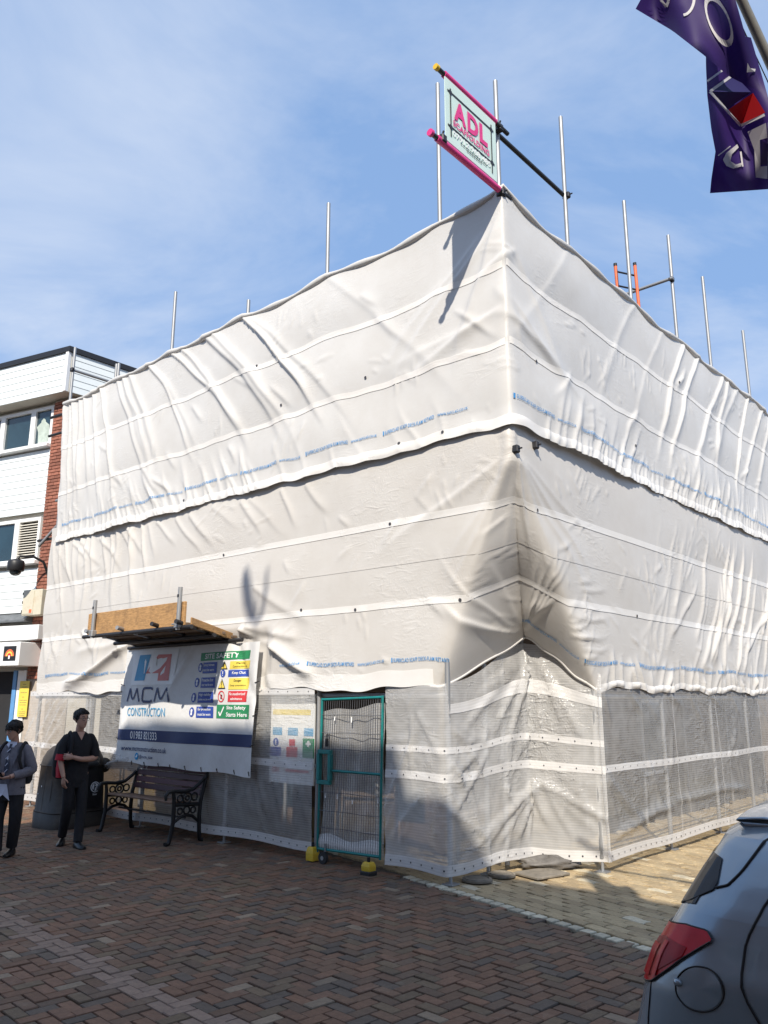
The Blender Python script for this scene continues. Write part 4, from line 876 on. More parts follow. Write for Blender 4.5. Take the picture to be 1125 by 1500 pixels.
line2(b, [(.14, 1.37), (.14, 1.44)], .02, lambda x, z: pf(x, z, -.085)); b.build('print', M['whiteink'], ps, kind='stuff')
b = MB(); fit_text(b, '(5)', .08, .22, 1.0, 1.09, pf, bold=.02); rect2(b, .35, .8, 1.03, 1.06, pf); b.build('print', M['red'], ps, kind='stuff')
# ------------------------------------------------------------------ banner
bn = thing('banner', 'white contractor banner with navy stripe hung above the bench under the boarded platform', 'banner', PL(5.85, 1.0, .12))
def bf(x, z, off=0.):
    v = (z - .97) / 1.83; x2 = x - .06 * (1 - v)
    o = .13 + .05 * math.sin(math.pi * np.clip(v, 0, 1)) * (.4 + .6 * math.sin(math.pi * np.clip(x / 3.4, 0, 1))) + .018 * math.sin(x * 3.3 + z * 2) + .012 * math.sin(x * 7.1 - z * 4) * (1 - .5 * v)
    o += .03 * math.exp(-((x - .12 + (z - 1.5) * .25) / .08) ** 2) + .035 * math.exp(-((x - 1.55 - (z - 2.3) * .7) / .07) ** 2) * np.clip((z - 1.9) / .5, 0, 1) - .03 * math.exp(-((x - 3.1 - (2.5 - z) * .6) / .07) ** 2) * np.clip((z - 1.7) / .4, 0, 1)
    return PL(7.58 - x2, z, o + off)
X = np.linspace(0.0, 3.44, 90); Vv = np.linspace(0, 1, 50)
G = np.array([[bf(x, (.985 - .012 * x + .012 * math.sin(x * 5.2)) * (1 - v) + (2.83 - .02 * x + .01 * math.sin(x * 4)) * v) for v in Vv] for x in X]); b = MB(); b.grid(G, flip=True); b.build('cloth', M['vinyl'], bn)
bd = lambda x, z: bf(x, z, .006); bd2 = lambda x, z: bf(x, z, .010)
b = MB(); rect2(b, .005, 3.435, 1.33, 1.50, bd, nx=90, ny=2); b.build('stripe', M['navy'], bn)
b = MB(); rect2(b, .22, 1.5, 2.2, 2.75, bd, nx=6, ny=3); b.build('logo_panel', M['whiteink'], bn)
b = MB(); poly2(b, [(.44, 2.68), (.80, 2.68), (.68, 2.27), (.33, 2.27)], bd2); b.build('logo', M['cyan'], bn)
M['salmon'] = mat('salmon_print', (.62, .17, .15), .5, 0, .1, 4)
b = MB(); poly2(b, [(1.0, 2.67), (1.33, 2.67), (1.37, 2.26), (1.06, 2.26), (1.06, 2.38), (.70, 2.38)], bd2); b.build('logo', M['salmon'], bn)
b = MB(); poly2(b, [(.87, 2.62), (.98, 2.62), (.98, 2.5), (.93, 2.5)], lambda x, z: bf(x, z, .012)); b.build('logo', M['whiteink'], bn)
for pts in ([(.16, 1.94), (.22, 2.15), (.30, 2.0), (.34, 1.98), (.38, 2.0), (.46, 2.15), (.55, 1.94)], [(.95, 2.13), (.90, 2.15), (.70, 2.15), (.66, 2.12), (.64, 1.97), (.67, 1.94), (.90, 1.94), (.94, 1.96)], [(1.02, 1.94), (1.08, 2.15), (1.18, 2.0), (1.22, 1.98), (1.26, 2.0), (1.36, 2.15), (1.44, 1.94)]): b = MB(); line2(b, pts, .036, bd2); b.build('letter', M['navy'], bn)
b = MB(); fit_text(b, 'CONSTRUCTION', .22, 1.37, 1.715, 1.845, bd2); b.build('lettering', M['cyan'], bn, kind='stuff')
b = MB(); fit_text(b, '01983 821333', .35, 1.16, 1.355, 1.475, bd2, bold=.01); b.build('lettering', M['whiteink'], bn, kind='stuff')
b = MB(); fit_text(b, 'www.mcmconstruction.co.uk', .17, 1.41, 1.17, 1.25, bd2, bold=.01); fit_text(b, '@mcm_iow', .64, 1.03, 1.055, 1.12, bd2, bold=.01); b.build('lettering', M['navy'], bn, kind='stuff')
b = MB(); disc2(b, .56, 1.09, .055, bd2, n=18); b.build('round_badge', M['cyan'], bn)
b = MB(); poly2(b, [(.53, 1.08), (.55, 1.07), (.58, 1.085), (.59, 1.11), (.565, 1.12), (.55, 1.10)], lambda x, z: bf(x, z, .013)); b.build('round_badge', M['whiteink'], bn)
# safety panel
rects(bn, [(2.10, 3.26, 2.535, 2.655, 'green'), (2.19, 2.56, 2.35, 2.51, 'signblue'), (2.18, 2.54, 2.14, 2.29, 'signblue'), (2.14, 2.51, 1.925, 2.08, 'signblue'), (2.13, 2.52, 1.71, 1.87, 'signblue'), (2.85, 3.28, 2.40, 2.51, 'signyellow'), (2.83, 3.27, 2.29, 2.385, 'signblue'), (2.86, 3.28, 2.11, 2.27, 'signyellow'), (2.87, 3.28, 1.94, 2.09, 'red'), (2.60, 3.34, 1.71, 1.90, 'green')], bd)
b = MB()
for x, z in ((2.12, 2.44), (2.07, 2.22), (2.03, 2.0), (2.02, 1.79)): disc2(b, x, z, .062, bd, n=18, ry=.07)
disc2(b, 2.71, 2.34, .055, bd, n=18); b.build('print', M['signblue'], bn, kind='stuff')
b = MB(); 
for (x, z, s_) in ((2.73, 2.455, .075), (2.70, 2.19, .09)): poly2(b, [(x - s_, z - s_ * .75), (x + s_, z - s_ * .75), (x, z + s_ * .85)], bd)
b.build('print', M['darksteel'], bn, kind='stuff')
b = MB()
for (x, z, s_) in ((2.73, 2.453, .058), (2.70, 2.187, .072)): poly2(b, [(x - s_, z - s_ * .7), (x + s_, z - s_ * .7), (x, z + s_ * .8)], bd2)
b.build('print', M['signyellow'], bn, kind='stuff')
b = MB(); disc2(b, 2.70, 2.015, .082, bd, n=22, r0=.8); line2(b, [(2.65, 2.065), (2.75, 1.965)], .016, bd); b.build('print', M['red'], bn, kind='stuff')
b = MB(); rect2(b, 2.68, 2.72, 1.98, 2.04, lambda x, z: bf(x, z, .004)); 
for (x, z, h) in ((2.73, 2.455, .05), (2.70, 2.19, .065)): line2(b, [(x, z - h * .3), (x, z + h * .6)], .014, lambda x, z: bf(x, z, .0125)); disc2(b, x, z - h * .62, .008, lambda x, z: bf(x, z, .0125), n=8)
fit_text(b, 'Warning', 2.98, 3.16, 2.46, 2.495, bd2, bold=.01); fit_text(b, 'Construction site', 2.92, 3.22, 2.42, 2.45, bd2); fit_text(b, 'Danger', 2.98, 3.15, 2.21, 2.25, bd2, bold=.01); fit_text(b, 'Deep excavation', 2.90, 3.24, 2.15, 2.18, bd2); b.build('print', M['black'], bn, kind='stuff')
b = MB(); fit_text(b, 'SITE SAFETY', 2.22, 3.02, 2.56, 2.635, bd2, bold=.02); fit_text(b, 'Keep Out', 2.92, 3.19, 2.315, 2.365, bd2, bold=.02)
fit_text(b, 'Site Safety', 2.86, 3.28, 1.82, 1.885, bd2, bold=.02); fit_text(b, 'Starts Here', 2.86, 3.31, 1.735, 1.795, bd2, bold=.02); line2(b, [(2.66, 1.80), (2.70, 1.745), (2.79, 1.87)], .026, bd2)
for z0, l1, l2 in ((2.43, 'Safety helmets', 'must be worn'), (2.215, 'Protective foot', 'wear must be worn'), (2.0, 'High visibility', 'jackets must be worn'), (1.79, 'Ear protection', 'must be worn')):
    x0 = 2.21 if z0 > 2.1 else 2.17; fit_text(b, l1, x0, x0 + .29, z0 + .015, z0 + .06, bd2, bold=.015); fit_text(b, l2, x0, x0 + .29, z0 - .05, z0 - .01, bd2, bold=.015)
fit_text(b, 'No unauthorised', 2.9, 3.25, 2.03, 2.07, bd2, bold=.015); fit_text(b, 'admittance', 2.94, 3.2, 1.965, 2.0, bd2, bold=.015)
for x, z in ((2.12, 2.44), (2.07, 2.22), (2.03, 2.0), (2.02, 1.79)): disc2(b, x, z + .02, .025, bd2, n=10); rect2(b, x - .02, x + .02, z - .045, z - .005, bd2)
line2(b, [(2.71, 2.33), (2.71, 2.375)], .014, bd2); disc2(b, 2.71, 2.312, .008, bd2, n=8); b.build('lettering', M['whiteink'], bn, kind='stuff')
b = MB()
for x in np.linspace(.05, 3.4, 10): disc2(b, x, 1.005, .013, bd2, n=8); b.tube(bf(x, 1.005, .012), bf(x + .01, .955, .0), .006, 5)
for z in (1.35, 1.75, 2.2): b.tube(bf(3.42, z, .012), bf(3.5, z + .02, .0), .006, 5); b.tube(bf(.03, z, .012), bf(-.05, z + .02, 0.), .006, 5)
b.build('eyelet_ties', M['black'], bn, kind='stuff')
# ------------------------------------------------------------------ boarded platform sticking out above the banner
def PP(u, z, o): t = o / .92; return PL(u - .42 * (t - .15), z + .13 * (t - 1) + .02, o * 1.24)
pl = thing('boarded_platform', 'timber boarded platform on scaffold tubes sticking out above the banner', 'platform', PL(6.1, 2.95, .45))
for k in range(4):
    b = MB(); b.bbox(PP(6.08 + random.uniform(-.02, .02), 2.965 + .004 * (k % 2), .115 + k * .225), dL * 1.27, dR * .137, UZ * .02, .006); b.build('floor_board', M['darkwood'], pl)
b = MB(); b.bbox(PP(6.16, 3.09, .905), dL * 1.28, dR * .02, UZ * .165, .006); b.build('toe_board', M['wood'], pl)
b = MB(); b.bbox(PP(4.80, 2.985, .46), dL * .018 + dR * .0, dR * .50 + dL * .19 + UZ * -.066, UZ * .05, .006); b.build('toe_board', M['wood'], pl)
for u in (7.22, 4.97):
    b = MB(); b.tube(PP(u, 2.86, .955), PP(u - .01, 3.44, .955), TR, 10); b.build('upright_tube', M['galv'], pl)
    b = MB(); b.bbox(PP(u, 2.93, .95), dL * .05, dR * .045, UZ * .05, .012); b.tube(PP(u + .04, 2.93, .99), PP(u + .09, 2.93, .99), .012, 6); b.build('coupler', M['galv'], pl)
    b = MB(); b.tube(PP(u, 3.30, .955), PP(u, 3.34, .955), .034, 10); b.build('collar', M['darksteel'], pl)
for u in (7.3, 6.4, 5.5, 4.92): b = MB(); b.tube(PP(u, 2.955, .0), PP(u, 2.955, 1.03), TR, 10); b.build('transom', M['galv' if u > 6 else 'darksteel'], pl)
for o, u0, u1 in ((.92, 4.7, 7.55), (.45, 4.75, 7.4), (.12, 4.5, 7.5)): b = MB(); b.tube(PP(u0, 2.90, o), PP(u1, 2.90, o), TR, 10); b.build('ledger', M['darksteel'], pl)
# ------------------------------------------------------------------ bench
bc = thing('park_bench', 'dark cast iron bench with maroon and brown timber slats in front of the banner', 'bench', PL(6.2, 0, .35))
M['maroon'] = mat('maroon_slat', (.07, .022, .026), .55, 0, .3, 8, stretch=(8, 8, 8), rnd=.2); M['seatslat'] = mat('brown_slat', (.17, .10, .065), .6, 0, .3, 8, rnd=.25); M['iron'] = mat('cast_iron', (.012, .012, .013), .45, .2, .2, 20)
BU0, BU1 = 5.36, 7.12
for k in range(4):
    b = MB(); o = .52 - k * .115; b.bbox(PL((BU0 + BU1) / 2, .555 - .012 * k, o), dL * .87, dR * .048, UZ * .016, .008); b.build('seat_slat', M['seatslat'], bc)
for k in range(5):
    b = MB(); z = .66 + k * .095; o = .10 - k * .028; b.bbox(PL((BU0 + BU1) / 2, z, o), dL * .87, dR * .014 , UZ * .040 - dR * -.01, .006); b.build('back_slat', M['maroon'], bc)
for u in (BU0 - .02, BU1 + .02):
    b = MB(); q = lambda o, z: PL(u, z, o); r_ = .024
    b.path([q(.68, .02), q(.62, .03), q(.60, .10), q(.565, .30), q(.565, .45), q(.57, .60), q(.585, .70)], [.035, .03, .03, .03, .03, .027, .024], 8)
    b.path([q(.06, .02), q(.10, .03), q(.12, .15), q(.13, .35), q(.12, .55), q(.06, .8), q(-.02, 1.05), q(-.05, 1.10)], [.035, .03, .03, .03, .03, .028, .024, .02], 8)
    b.path([q(.70, .60), q(.71, .66), q(.67, .71), q(.58, .715), q(.42, .70), q(.26, .72), q(.14, .80), q(.07, .86)], [.02, .026, .028, .028, .027, .026, .026, .024], 8)
    b.path([q(.57, .53), q(.35, .52), q(.13, .51)], .026, 8); b.path([q(.58, .28), q(.45, .36), q(.35, .38), q(.25, .36), q(.13, .27)], .022, 8)
    for (co_, cz, rr) in ((.35, .61, .07), (.47, .61, .045), (.23, .62, .05), (.35, .445, .05), (.46, .44, .04), (.24, .44, .04), (.35, .61, .03)):
        b.path([q(co_ + rr * math.cos(t), cz + rr * math.sin(t)) for t in np.linspace(0, 2 * math.pi, 17)], .013, 6)
    b.build('end_frame', M['iron'], bc)
b = MB(); b.tube(PL(BU0, .34, .35), PL(BU1, .34, .35), .012, 6); b.build('tie_rod', M['iron'], bc)
# ------------------------------------------------------------------ litter bin
bi = thing('litter_bin', 'large dark brown domed litter bin with round white emblem beside the bench', 'litter bin', PL(8.22, 0, .62))
M['binm'] = mat('bin_plastic', (.030, .024, .019), .62, 0, .2, 7, .1, 60, spec=.5, dirt=(.16, .13, .1, .35), dscale=3)
M['bindark'] = mat('bin_dark', (.014, .012, .012), .4, 0, .2, 7)
BC, BO = 8.19, .60
def bring(w_, d_, z, n=36):
    o = []
    for k in range(n):
        t = 2 * math.pi * k / n; c, s_ = math.cos(t), math.sin(t); e = .5
        o.append(PL(BC, z, BO) + dL * w_ * math.copysign(abs(c) ** e, c) - dR * d_ * math.copysign(abs(s_) ** e, s_))
    return o
b = MB(); b.loft([bring(.45, .47, .0), bring(.45, .47, .22), bring(.437, .457, .225), bring(.405, .425, .93), bring(.41, .43, .935), bring(.405, .425, .965), bring(.385, .405, 1.05), bring(.34, .36, 1.15), bring(.265, .29, 1.225), bring(.15, .18, 1.275), bring(.01, .01, 1.288)]); b.build('body', M['binm'], bi, fixn=True)
for z, w_, d_ in ((.225, .442, .462), (.925, .411, .431)):
    b = MB(); b.loft([bring(w_, d_, z), bring(w_ + .008, d_ + .008, z + .006), bring(w_ + .008, d_ + .008, z + .02), bring(w_, d_, z + .026)], caps=False); b.build('ridge', M['binm'], bi)
def sq(a, h): return (1 - min(.999, abs(a / h)) ** 4) ** .25
bine = lambda y, z, o=.0: PL(BC - (.437 - .032 * np.clip((z - .225) / .7, 0, 1)) * sq(y, .45) - o, z, BO - y)          # end facing the viewer; y to the right
bins = lambda x, z, o=.0: PL(BC - x, z, BO + (.457 - .032 * np.clip((z - .225) / .7, 0, 1)) * sq(x, .43) + o)          # street side
b = MB(); rect2(b, -.31, .31, .29, .90, lambda x, z: bine(x, z, .007), nx=10, ny=3); b.build('door_panel', M['bindark'], bi)
b = MB(); line2(b, [(-.02, .05), (-.02, .55), (-.02, .93)], .012, lambda x, z: bins(x, z, .005)); line2(b, [(.2, .42), (.2, .72)], .025, lambda x, z: bins(x, z, .005)); b.build('door_gap', M['black'], bi)
b = MB(); disc2(b, .19, .60, .085, lambda x, z: bine(x, z, .011), n=22, ry=.082); b.build('emblem', M['whiteink'], bi)
b = MB(); ef = lambda x, z: bine(x, z, .015); disc2(b, .19, .60, .07, ef, n=20, ry=.068, r0=.86); disc2(b, .18, .635, .014, ef, n=8); line2(b, [(.18, .62), (.175, .575), (.16, .545)], .02, ef); line2(b, [(.178, .61), (.21, .595)], .012, ef); rect2(b, .21, .235, .55, .585, ef); b.build('emblem', M['bindark'], bi)
b = MB(); fit_text(b, 'litter', .15, .23, .475, .505, lambda x, z: bine(x, z, .011), bold=.02); b.build('lettering', M['whiteink'], bi, kind='stuff')
b = MB(); Rm = np.stack([dL, -dR, UZ], 1)
b.ball(bine(.06, 1.0, -.06), .17, .20, .13, 16, 10, R=Rm); b.build('hood', M['binm'], bi)
b = MB(); b.ball(bine(.06, .965, .055), .07, .15, .075, 16, 10, R=Rm); b.build('aperture', M['black'], bi)
b = MB(); b.ball(PL(BC - .28, .92, BO - .40), .12, .11, .12, 14, 8, R=Rm); b.build('side_hood', M['binm'], bi)
b = MB()
for x, z in ((-.28, .66), (-.1, .62), (-.2, .50)): disc2(b, x, z, .012, lambda x, z: bins(x, z, .006), n=8)
b.build('label_dots', M['whiteink'], bi, kind='stuff')
# ------------------------------------------------------------------ covers, scraps
M['cover'] = mat('iron_cover', (.20, .175, .14), .8, .0, .3, 12, .5, 40)
for (x, y, r_, lab) in ((1.36, 9.92, .16, 'round iron cover in the paving nearer the recessed corner'), (1.05, 9.66, .17, 'round iron cover in the paving nearer the gate, in shade')):
    t = thing('cover', lab, 'cover', (x, y, 0)); b = MB(); c0 = np.array([x, y, 0]); b.tube(c0 + UZ * .004, c0 + UZ * .028, r_, 24); b.build('plate', M['cover'], t)
    b = MB(); b.path([c0 + UZ * .03 + np.array([math.cos(a), math.sin(a), 0]) * r_ * .82 for a in np.linspace(0, 2 * math.pi, 25)], .008, 6); b.build('rim', M['cover'], t)
t = thing('slab', 'flat grey stone slab lying on the sunlit blocks below the crumpled sheet', 'slab', (1.80, 10.02, 0))
b = MB(); b.bbox((1.83, 9.98, .018), E1 * .20, E2 * .26, UZ * .014, .006); b.build('stone', M['paver' if False else 'cover'], t)
sk = thing('sandbag', 'crumpled dark grey bag under the hem of the recessed corner sheet', 'bag', (1.98, 10.33, 0))
b = MB(); G = []
for i in range(15):
    ph = math.pi * i / 14; row = []
    for j in range(25):
        th = 2 * math.pi * j / 24; k = 1 + .12 * math.sin(3 * th + i) + .08 * math.sin(7 * th - 2 * i)
        row.append(np.array([1.98, 10.33, .0]) + np.array([.36 * math.sin(ph) * math.cos(th) * k, .13 * math.sin(ph) * math.sin(th) * k, .07 + .075 * math.cos(ph) * (1 + .25 * math.sin(4 * th))]))
    G.append(row)
b.grid(np.array(G)); b.build('bag', mat('grey_bag', (.13, .12, .11), .6, 0, .3, 10, .5, 30), sk)
# ------------------------------------------------------------------ flag overhead
D0 = 3.75
def fpos(px, py, dd=0.):
    d = ray(px, py); t = 1.0 / np.hypot(d[0], d[1]); q = (px - 930) / 200.0; v = py / 290.0
    dist = D0 + .10 * math.sin(q * 7 + v * 3.2) + .05 * math.sin(q * 15 - v * 6) + .10 * (v - .4) + .10 * q + dd
    return OC + d * t * dist
M['flag'] = mat('purple_flag', (.034, .012, .125), .6, 0, .12, 4, transl=.35); M['flagw'] = mat('flag_white', (.70, .69, .70), .6, 0, .05, 4, transl=.3); M['flagr'] = mat('flag_red', (.62, .015, .02), .6, 0, .06, 4, transl=.3); M['flagnavy'] = mat('flag_navy', (.025, .02, .12), .6, 0, .1, 4, transl=.3)
fl = thing('flag', 'purple town flag with white letters and a red square hanging folded overhead', 'flag', fpos(1090, 60))
def rowgrid(rows, n, dd):
    return np.array([[fpos(a + (c - a) * k / n, b_ + (d - b_) * k / n, dd(i / (len(rows) - 1), k / n)) for k in range(n + 1)] for i, (a, b_, c, d) in enumerate(rows)])
def dense(rows, m):
    r = np.array(rows, float); t = np.linspace(0, len(r) - 1, m); return [tuple(np.interp(x, np.arange(len(r)), r[:, k]) for k in range(4)) for x in t]
lower = dense([(1034, 40, 1100, 55), (1034, 95, 1116, 110), (1036, 140, 1130, 160), (1042, 190, 1145, 215), (1048, 222, 1156, 250), (1042, 262, 1166, 272), (1040, 283, 1172, 274)], 40)
upper = dense([(985, -80, 1060, -90), (960, -40, 1068, -45), (931, 13, 1076, -5), (985, 45, 1086, 30), (1030, 80, 1097, 70), (1068, 112, 1108, 110), (1100, 128, 1116, 135)], 40)
b = MB(); b.grid(rowgrid(lower, 24, lambda i, k: .06 * (1 - k) * max(0, 1 - i * 2.2)), smooth=True); b.grid(rowgrid(upper, 24, lambda i, k: -.12), smooth=True); b.build('cloth', M['flag'], fl)
nl = lambda x, y: fpos(x, y, -.012); nu = lambda x, y: fpos(x, y, -.128)
def pl_(pts, f_, m_, nm='print'): b = MB(); poly2(b, pts, f_); b.build(nm, M[m_], fl)
b = MB(); line2(b, [(1036, 119), (1061, 101)], 3, nl); line2(b, [(1076, 108), (1040, 134), (1085, 184), (1120, 168)], 4, nl); b.build('print', M['flagw'], fl, kind='stuff')
pl_([(1066, 161), (1103, 136), (1121, 165), (1086, 182)], nl, 'flagr'); pl_([(1043, 134), (1076, 110), (1100, 135), (1065, 160)], nl, 'flagnavy')
b = MB(); f2 = lambda x, y: fpos(x, y, -.016)
for ring in ([(1080, 211), (1064, 224), (1059, 234), (1064, 243), (1074, 247), (1085, 244), (1088, 238), (1078, 241), (1070, 236), (1072, 226), (1082, 216)],):
    c0 = np.mean(ring, axis=0); k = len(ring) // 2
    for i in range(5): poly2(b, [ring[i], ring[i + 1], ring[10 - i - 1], ring[10 - i]], f2)
line2(b, [(1085, 222), (1088, 244)], 2.5, f2); line2(b, [(1052, 228), (1070, 214)], 1.5, f2)
poly2(b, [(1095, 193), (1122, 180), (1124, 202), (1113, 205), (1114, 244), (1124, 243), (1124, 262), (1107, 260), (1105, 220)], f2)
poly2(b, [(1125, 180), (1150, 178), (1158, 262), (1125, 262)], f2); b.build('lettering', M['flagw'], fl, kind='stuff')
pl_([(1116, 204), (1146, 200), (1150, 240), (1114, 242)], lambda x, y: fpos(x, y, -.022), 'flag')
b = MB(); ell = lambda t, a, c: (1053 + a * math.cos(t) * .86 + c * math.sin(t) * .25, 30 + c * math.sin(t) + a * math.cos(t) * .35)
T = np.linspace(0, 2 * math.pi, 26)
for t0, t1 in zip(T[:-1], T[1:]): 
    w_ = lambda t: 1 - .16 - .10 * math.sin(t) ** 2
    poly2(b, [ell(t0, 22, 38), ell(t1, 22, 38), ell(t1, 22 * w_(t1), 38 * w_(t1)), ell(t0, 22 * w_(t0), 38 * w_(t0))], nu)
A_ = [(1000 + 17 * math.cos(t), -4 + 26 * math.sin(t)) for t in np.linspace(-.4, 1.5, 9)]; line2(b, A_, 4, nu); line2(b, [(968, 0), (976, 10), (979, 2), (978, -12)], 4, nu); poly2(b, [(1095, 92), (1099, 100), (1107, 101), (1106, 105), (1094, 106)], nu); b.build('lettering', M['flagw'], fl, kind='stuff')
ra, rb = ray(1078, -18), ray(1300, 468)
pa, pb = OC + ra / np.hypot(*ra[:2]) * 4.0, OC + rb / np.hypot(*rb[:2]) * 5.3
fp = thing('flagpole', 'slanting weathered grey flagpole beside the purple flag overhead', 'flagpole', (pb[0], pb[1], 0))
M['polegrey'] = mat('pole_grey', (.26, .25, .22), .5, .2, .2, 8); pd = pb - pa; e_ = pd / np.linalg.norm(pd)
b = MB(); b.tube(pa - e_ * .9, pb, .022, 12, r2=.032); b.build('pole', M['polegrey'], fp)
b = MB(); b.tube((pb[0], pb[1], -.02), (pb[0], pb[1], pb[2] + .3), .06, 14, r2=.045); b.tube((pb[0], pb[1], -.02), (pb[0], pb[1], .6), .085, 14); b.build('column', M['polegrey'], fp)
b = MB(); b.bbox(pb, RT * .06, np.array([0, .06, 0]), UZ * .09, .01); b.build('bracket', M['darksteel'], fp)
b = MB(); b.tube(pa - e_ * .8 - RT * .07, pb - RT * .05, .003, 5); b.build('halyard', M['black'], fp)
# ------------------------------------------------------------------ parked hatchback
M['carpaint'] = mat('car_paint', (.30, .37, .43), .26, .4, .03, 2, coat=1.0)
M['carglass'] = mat('car_glass', (.005, .008, .016), .05, 0, .05, 2, spec=.35); M['trim'] = mat('car_trim', (.012, .012, .013), .45)
M['lamp'] = mat('tail_lamp', (.60, .008, .014), .22, 0, .15, 9, spec=.35); M['lampdark'] = mat('tail_lamp_dark', (.34, .004, .008), .3, 0, .25, 14, spec=.3)
M['rubber'] = mat('tyre', (.02, .02, .02), .85, 0, .2, 20); M['alloy'] = mat('alloy', (.45, .45, .46), .3, .9)
CQ = np.array([1.05018629, 2.9863299, 0]); hX = -dL
car = thing('parked_car', 'blue grey hatchback parked at the right edge, rear lamp and fuel flap towards the viewer', 'car', CQ + hX * 1.9 + dR * .95)
ZL = [.16, .30, .55, .80, .97, 1.08, 1.17, 1.23, 1.33, 1.41, 1.47, 1.515]
XR = [-.24, -.28, -.30, -.285, -.235, -.19, -.135, -.10, -.045, .0, .03, .10]
YW = [.80, .90, .945, .955, .955, .945, .925, .905, .845, .79, .74, .62]
CARW = .955
def wz(z): return np.interp(z, ZL, YW)
def xr_(z): return np.interp(z, ZL, XR)
SSX = [(-1, 0), (-1, .35), (-1, .62), (-1, .78), (.0, .865), (.03, .90), (.08, .935), (.16, .965), (.28, .985), (.45, 1.0)]
def planf(s):      # plan taper near the tail, by distance forward of the rear corner
    return float(np.interp(s, [0, .03, .08, .16, .28, .45, 3.3, 3.7, 4.0, 4.2], [.865, .90, .935, .965, .985, 1.0, 1.0, .97, .90, .80]))
def surf(s, z, off=0.0):   # s metres forward of the rear corner at height z, right-hand (visible) side
    x = s + xr_(z) * max(0, 1 - s / .9); y = wz(z) * planf(s)
    if z > .97: y *= 1 - .0
    # soft shoulder crease rising from the lamp
    y += .010 * math.exp(-((z - (1.04 + .0 * s)) / .035) ** 2) * np.clip(s / .25, 0, 1)
    return CQ + hX * x + dR * (CARW - y - off) + UZ * z
def surfm(s, z): # mirrored
    p = surf(s, z); d = (p - CQ) @ dR; return p + dR * (2 * CARW - 2 * d)
zl = sorted(set(list(np.linspace(.16, 1.515, 34)) + ZL))
roof = [(.55, 1.535), (.35, 1.548), (.15, 1.553), (0, 1.555)]
def topz(s):  # how much of the upper body is present along the car (bonnet / screen)
    return float(np.interp(s, [0, 2.55, 3.45, 4.1, 4.3], [1.6, 1.6, 1.06, .92, .80]))
ST = list(np.linspace(0, .45, 16)) + list(np.linspace(.55, 4.2, 34))
def body_half(mir):
    G = []
    for yf in (0, .3, .55, .78, .93):                    # tail: from the centre line to the corner
        row = []
        for z in zl:
            x = xr_(z) - .075 * (1 - yf ** 2.5); y = wz(z) * planf(0) * yf; row.append(CQ + hX * x + dR * (CARW - y * (1 if not mir else -1)) + UZ * z)
        for ry, rz in roof: row.append(CQ + hX * (xr_(1.515) + .0 - .075 * (1 - yf ** 2.5) + .02) + dR * (CARW - ry * planf(0) * yf * (1 if not mir else -1)) + UZ * (rz - .0))
        G.append(row)
    for s in ST:
        row = []; tz = topz(s)
        for z in zl:
            zz = min(z, tz); p = surf(s, zz)
            if z > tz: k = (z - tz) / (1.6 - tz + .001); d = (p - CQ) @ dR; p = p + dR * (CARW - d) * min(1, k * .9) + UZ * .06 * min(1, k)
            if mir: d = (p - CQ) @ dR; p = p + dR * (2 * CARW - 2 * d)
            row.append(p)
        for ry, rz in roof:
            zz = min(rz, tz + .06 + .02); zz = rz if tz > 1.55 else zz
            x = s + xr_(1.515) * max(0, 1 - s / .9) + (.02 * max(0, 1 - s / .5)); y = ry * planf(s) if tz > 1.55 else ry * .35; row.append(CQ + hX * x + dR * (CARW - y * (1 if not mir else -1)) + UZ * zz)
        G.append(row)
    row = [CQ + hX * 4.22 + dR * CARW + UZ * min(z, .8) for z in zl] + [CQ + hX * 4.22 + dR * CARW + UZ * .85] * 4; G.append(row)
    return np.array(G)
b = MB(); b.grid(body_half(False)); b.grid(body_half(True)); b.build('body', M['carpaint'], car, weld=True)
def patch(name, m, lo, hi, s0, s1, n=16, k=8, off=.006, fn=surf, side=True, thick=True):
    """skin patch between two height curves lo(s), hi(s)"""
    b = MB(); G = [[fn(s, lo(s) + (hi(s) - lo(s)) * v, off) for v in np.linspace(0, 1, k)] for s in np.linspace(s0, s1, n)]
    b.grid(np.array(G)); return b.build(name, m, car)
I = lambda xs, ys: (lambda s: float(np.interp(s, xs, ys)))
def tail(s, z, off=0.0):    # continues the side skin round the corner on to the tail (s < 0)
    if s >= 0: return surf(s, z, off)
    p = surf(0, z, off); yf = max(0, 1 + s / (wz(z) * planf(0))); x = xr_(z) - .075 * (1 - yf ** 2.5) - off
    return CQ + hX * x + dR * (CARW - wz(z) * planf(0) * yf) + UZ * z
# tail lamp wraps the corner
patch('tail_lamp', M['lamp'], I([-.16, 0, .025, .135, .16], [.985, .965, .975, 1.125, 1.155]), I([-.16, 0, .06, .135, .16], [1.15, 1.172, 1.185, 1.185, 1.165]), -.16, .16, 34, 12, .010, tail)
patch('lamp_lens', M['lampdark'], I([-.02, .01, .10], [.985, .99, 1.09]), I([-.02, .01, .10], [1.10, 1.13, 1.12]), -.02, .10, 14, 6, .0135, tail)
for a_, z_, z2 in ((-.005, .99, 1.10), (.02, 1.0, 1.12)): patch('lamp_lens', M['lamp'], lambda s: z_, lambda s: z2, a_, a_ + .015, 3, 6, .017, tail)
for f_, nm in (((lambda s: I([-.16, 0, .025, .135, .16], [.985, .965, .975, 1.125, 1.155])(s)), 'a'), ((lambda s: I([-.16, 0, .06, .135, .16], [1.15, 1.172, 1.185, 1.185, 1.165])(s)), 'b')):
    b = MB(); b.path([tail(s, f_(s), .008) for s in np.linspace(-.16, .16, 30)], .0032, 6); b.build('lamp_seal', M['trim'], car)
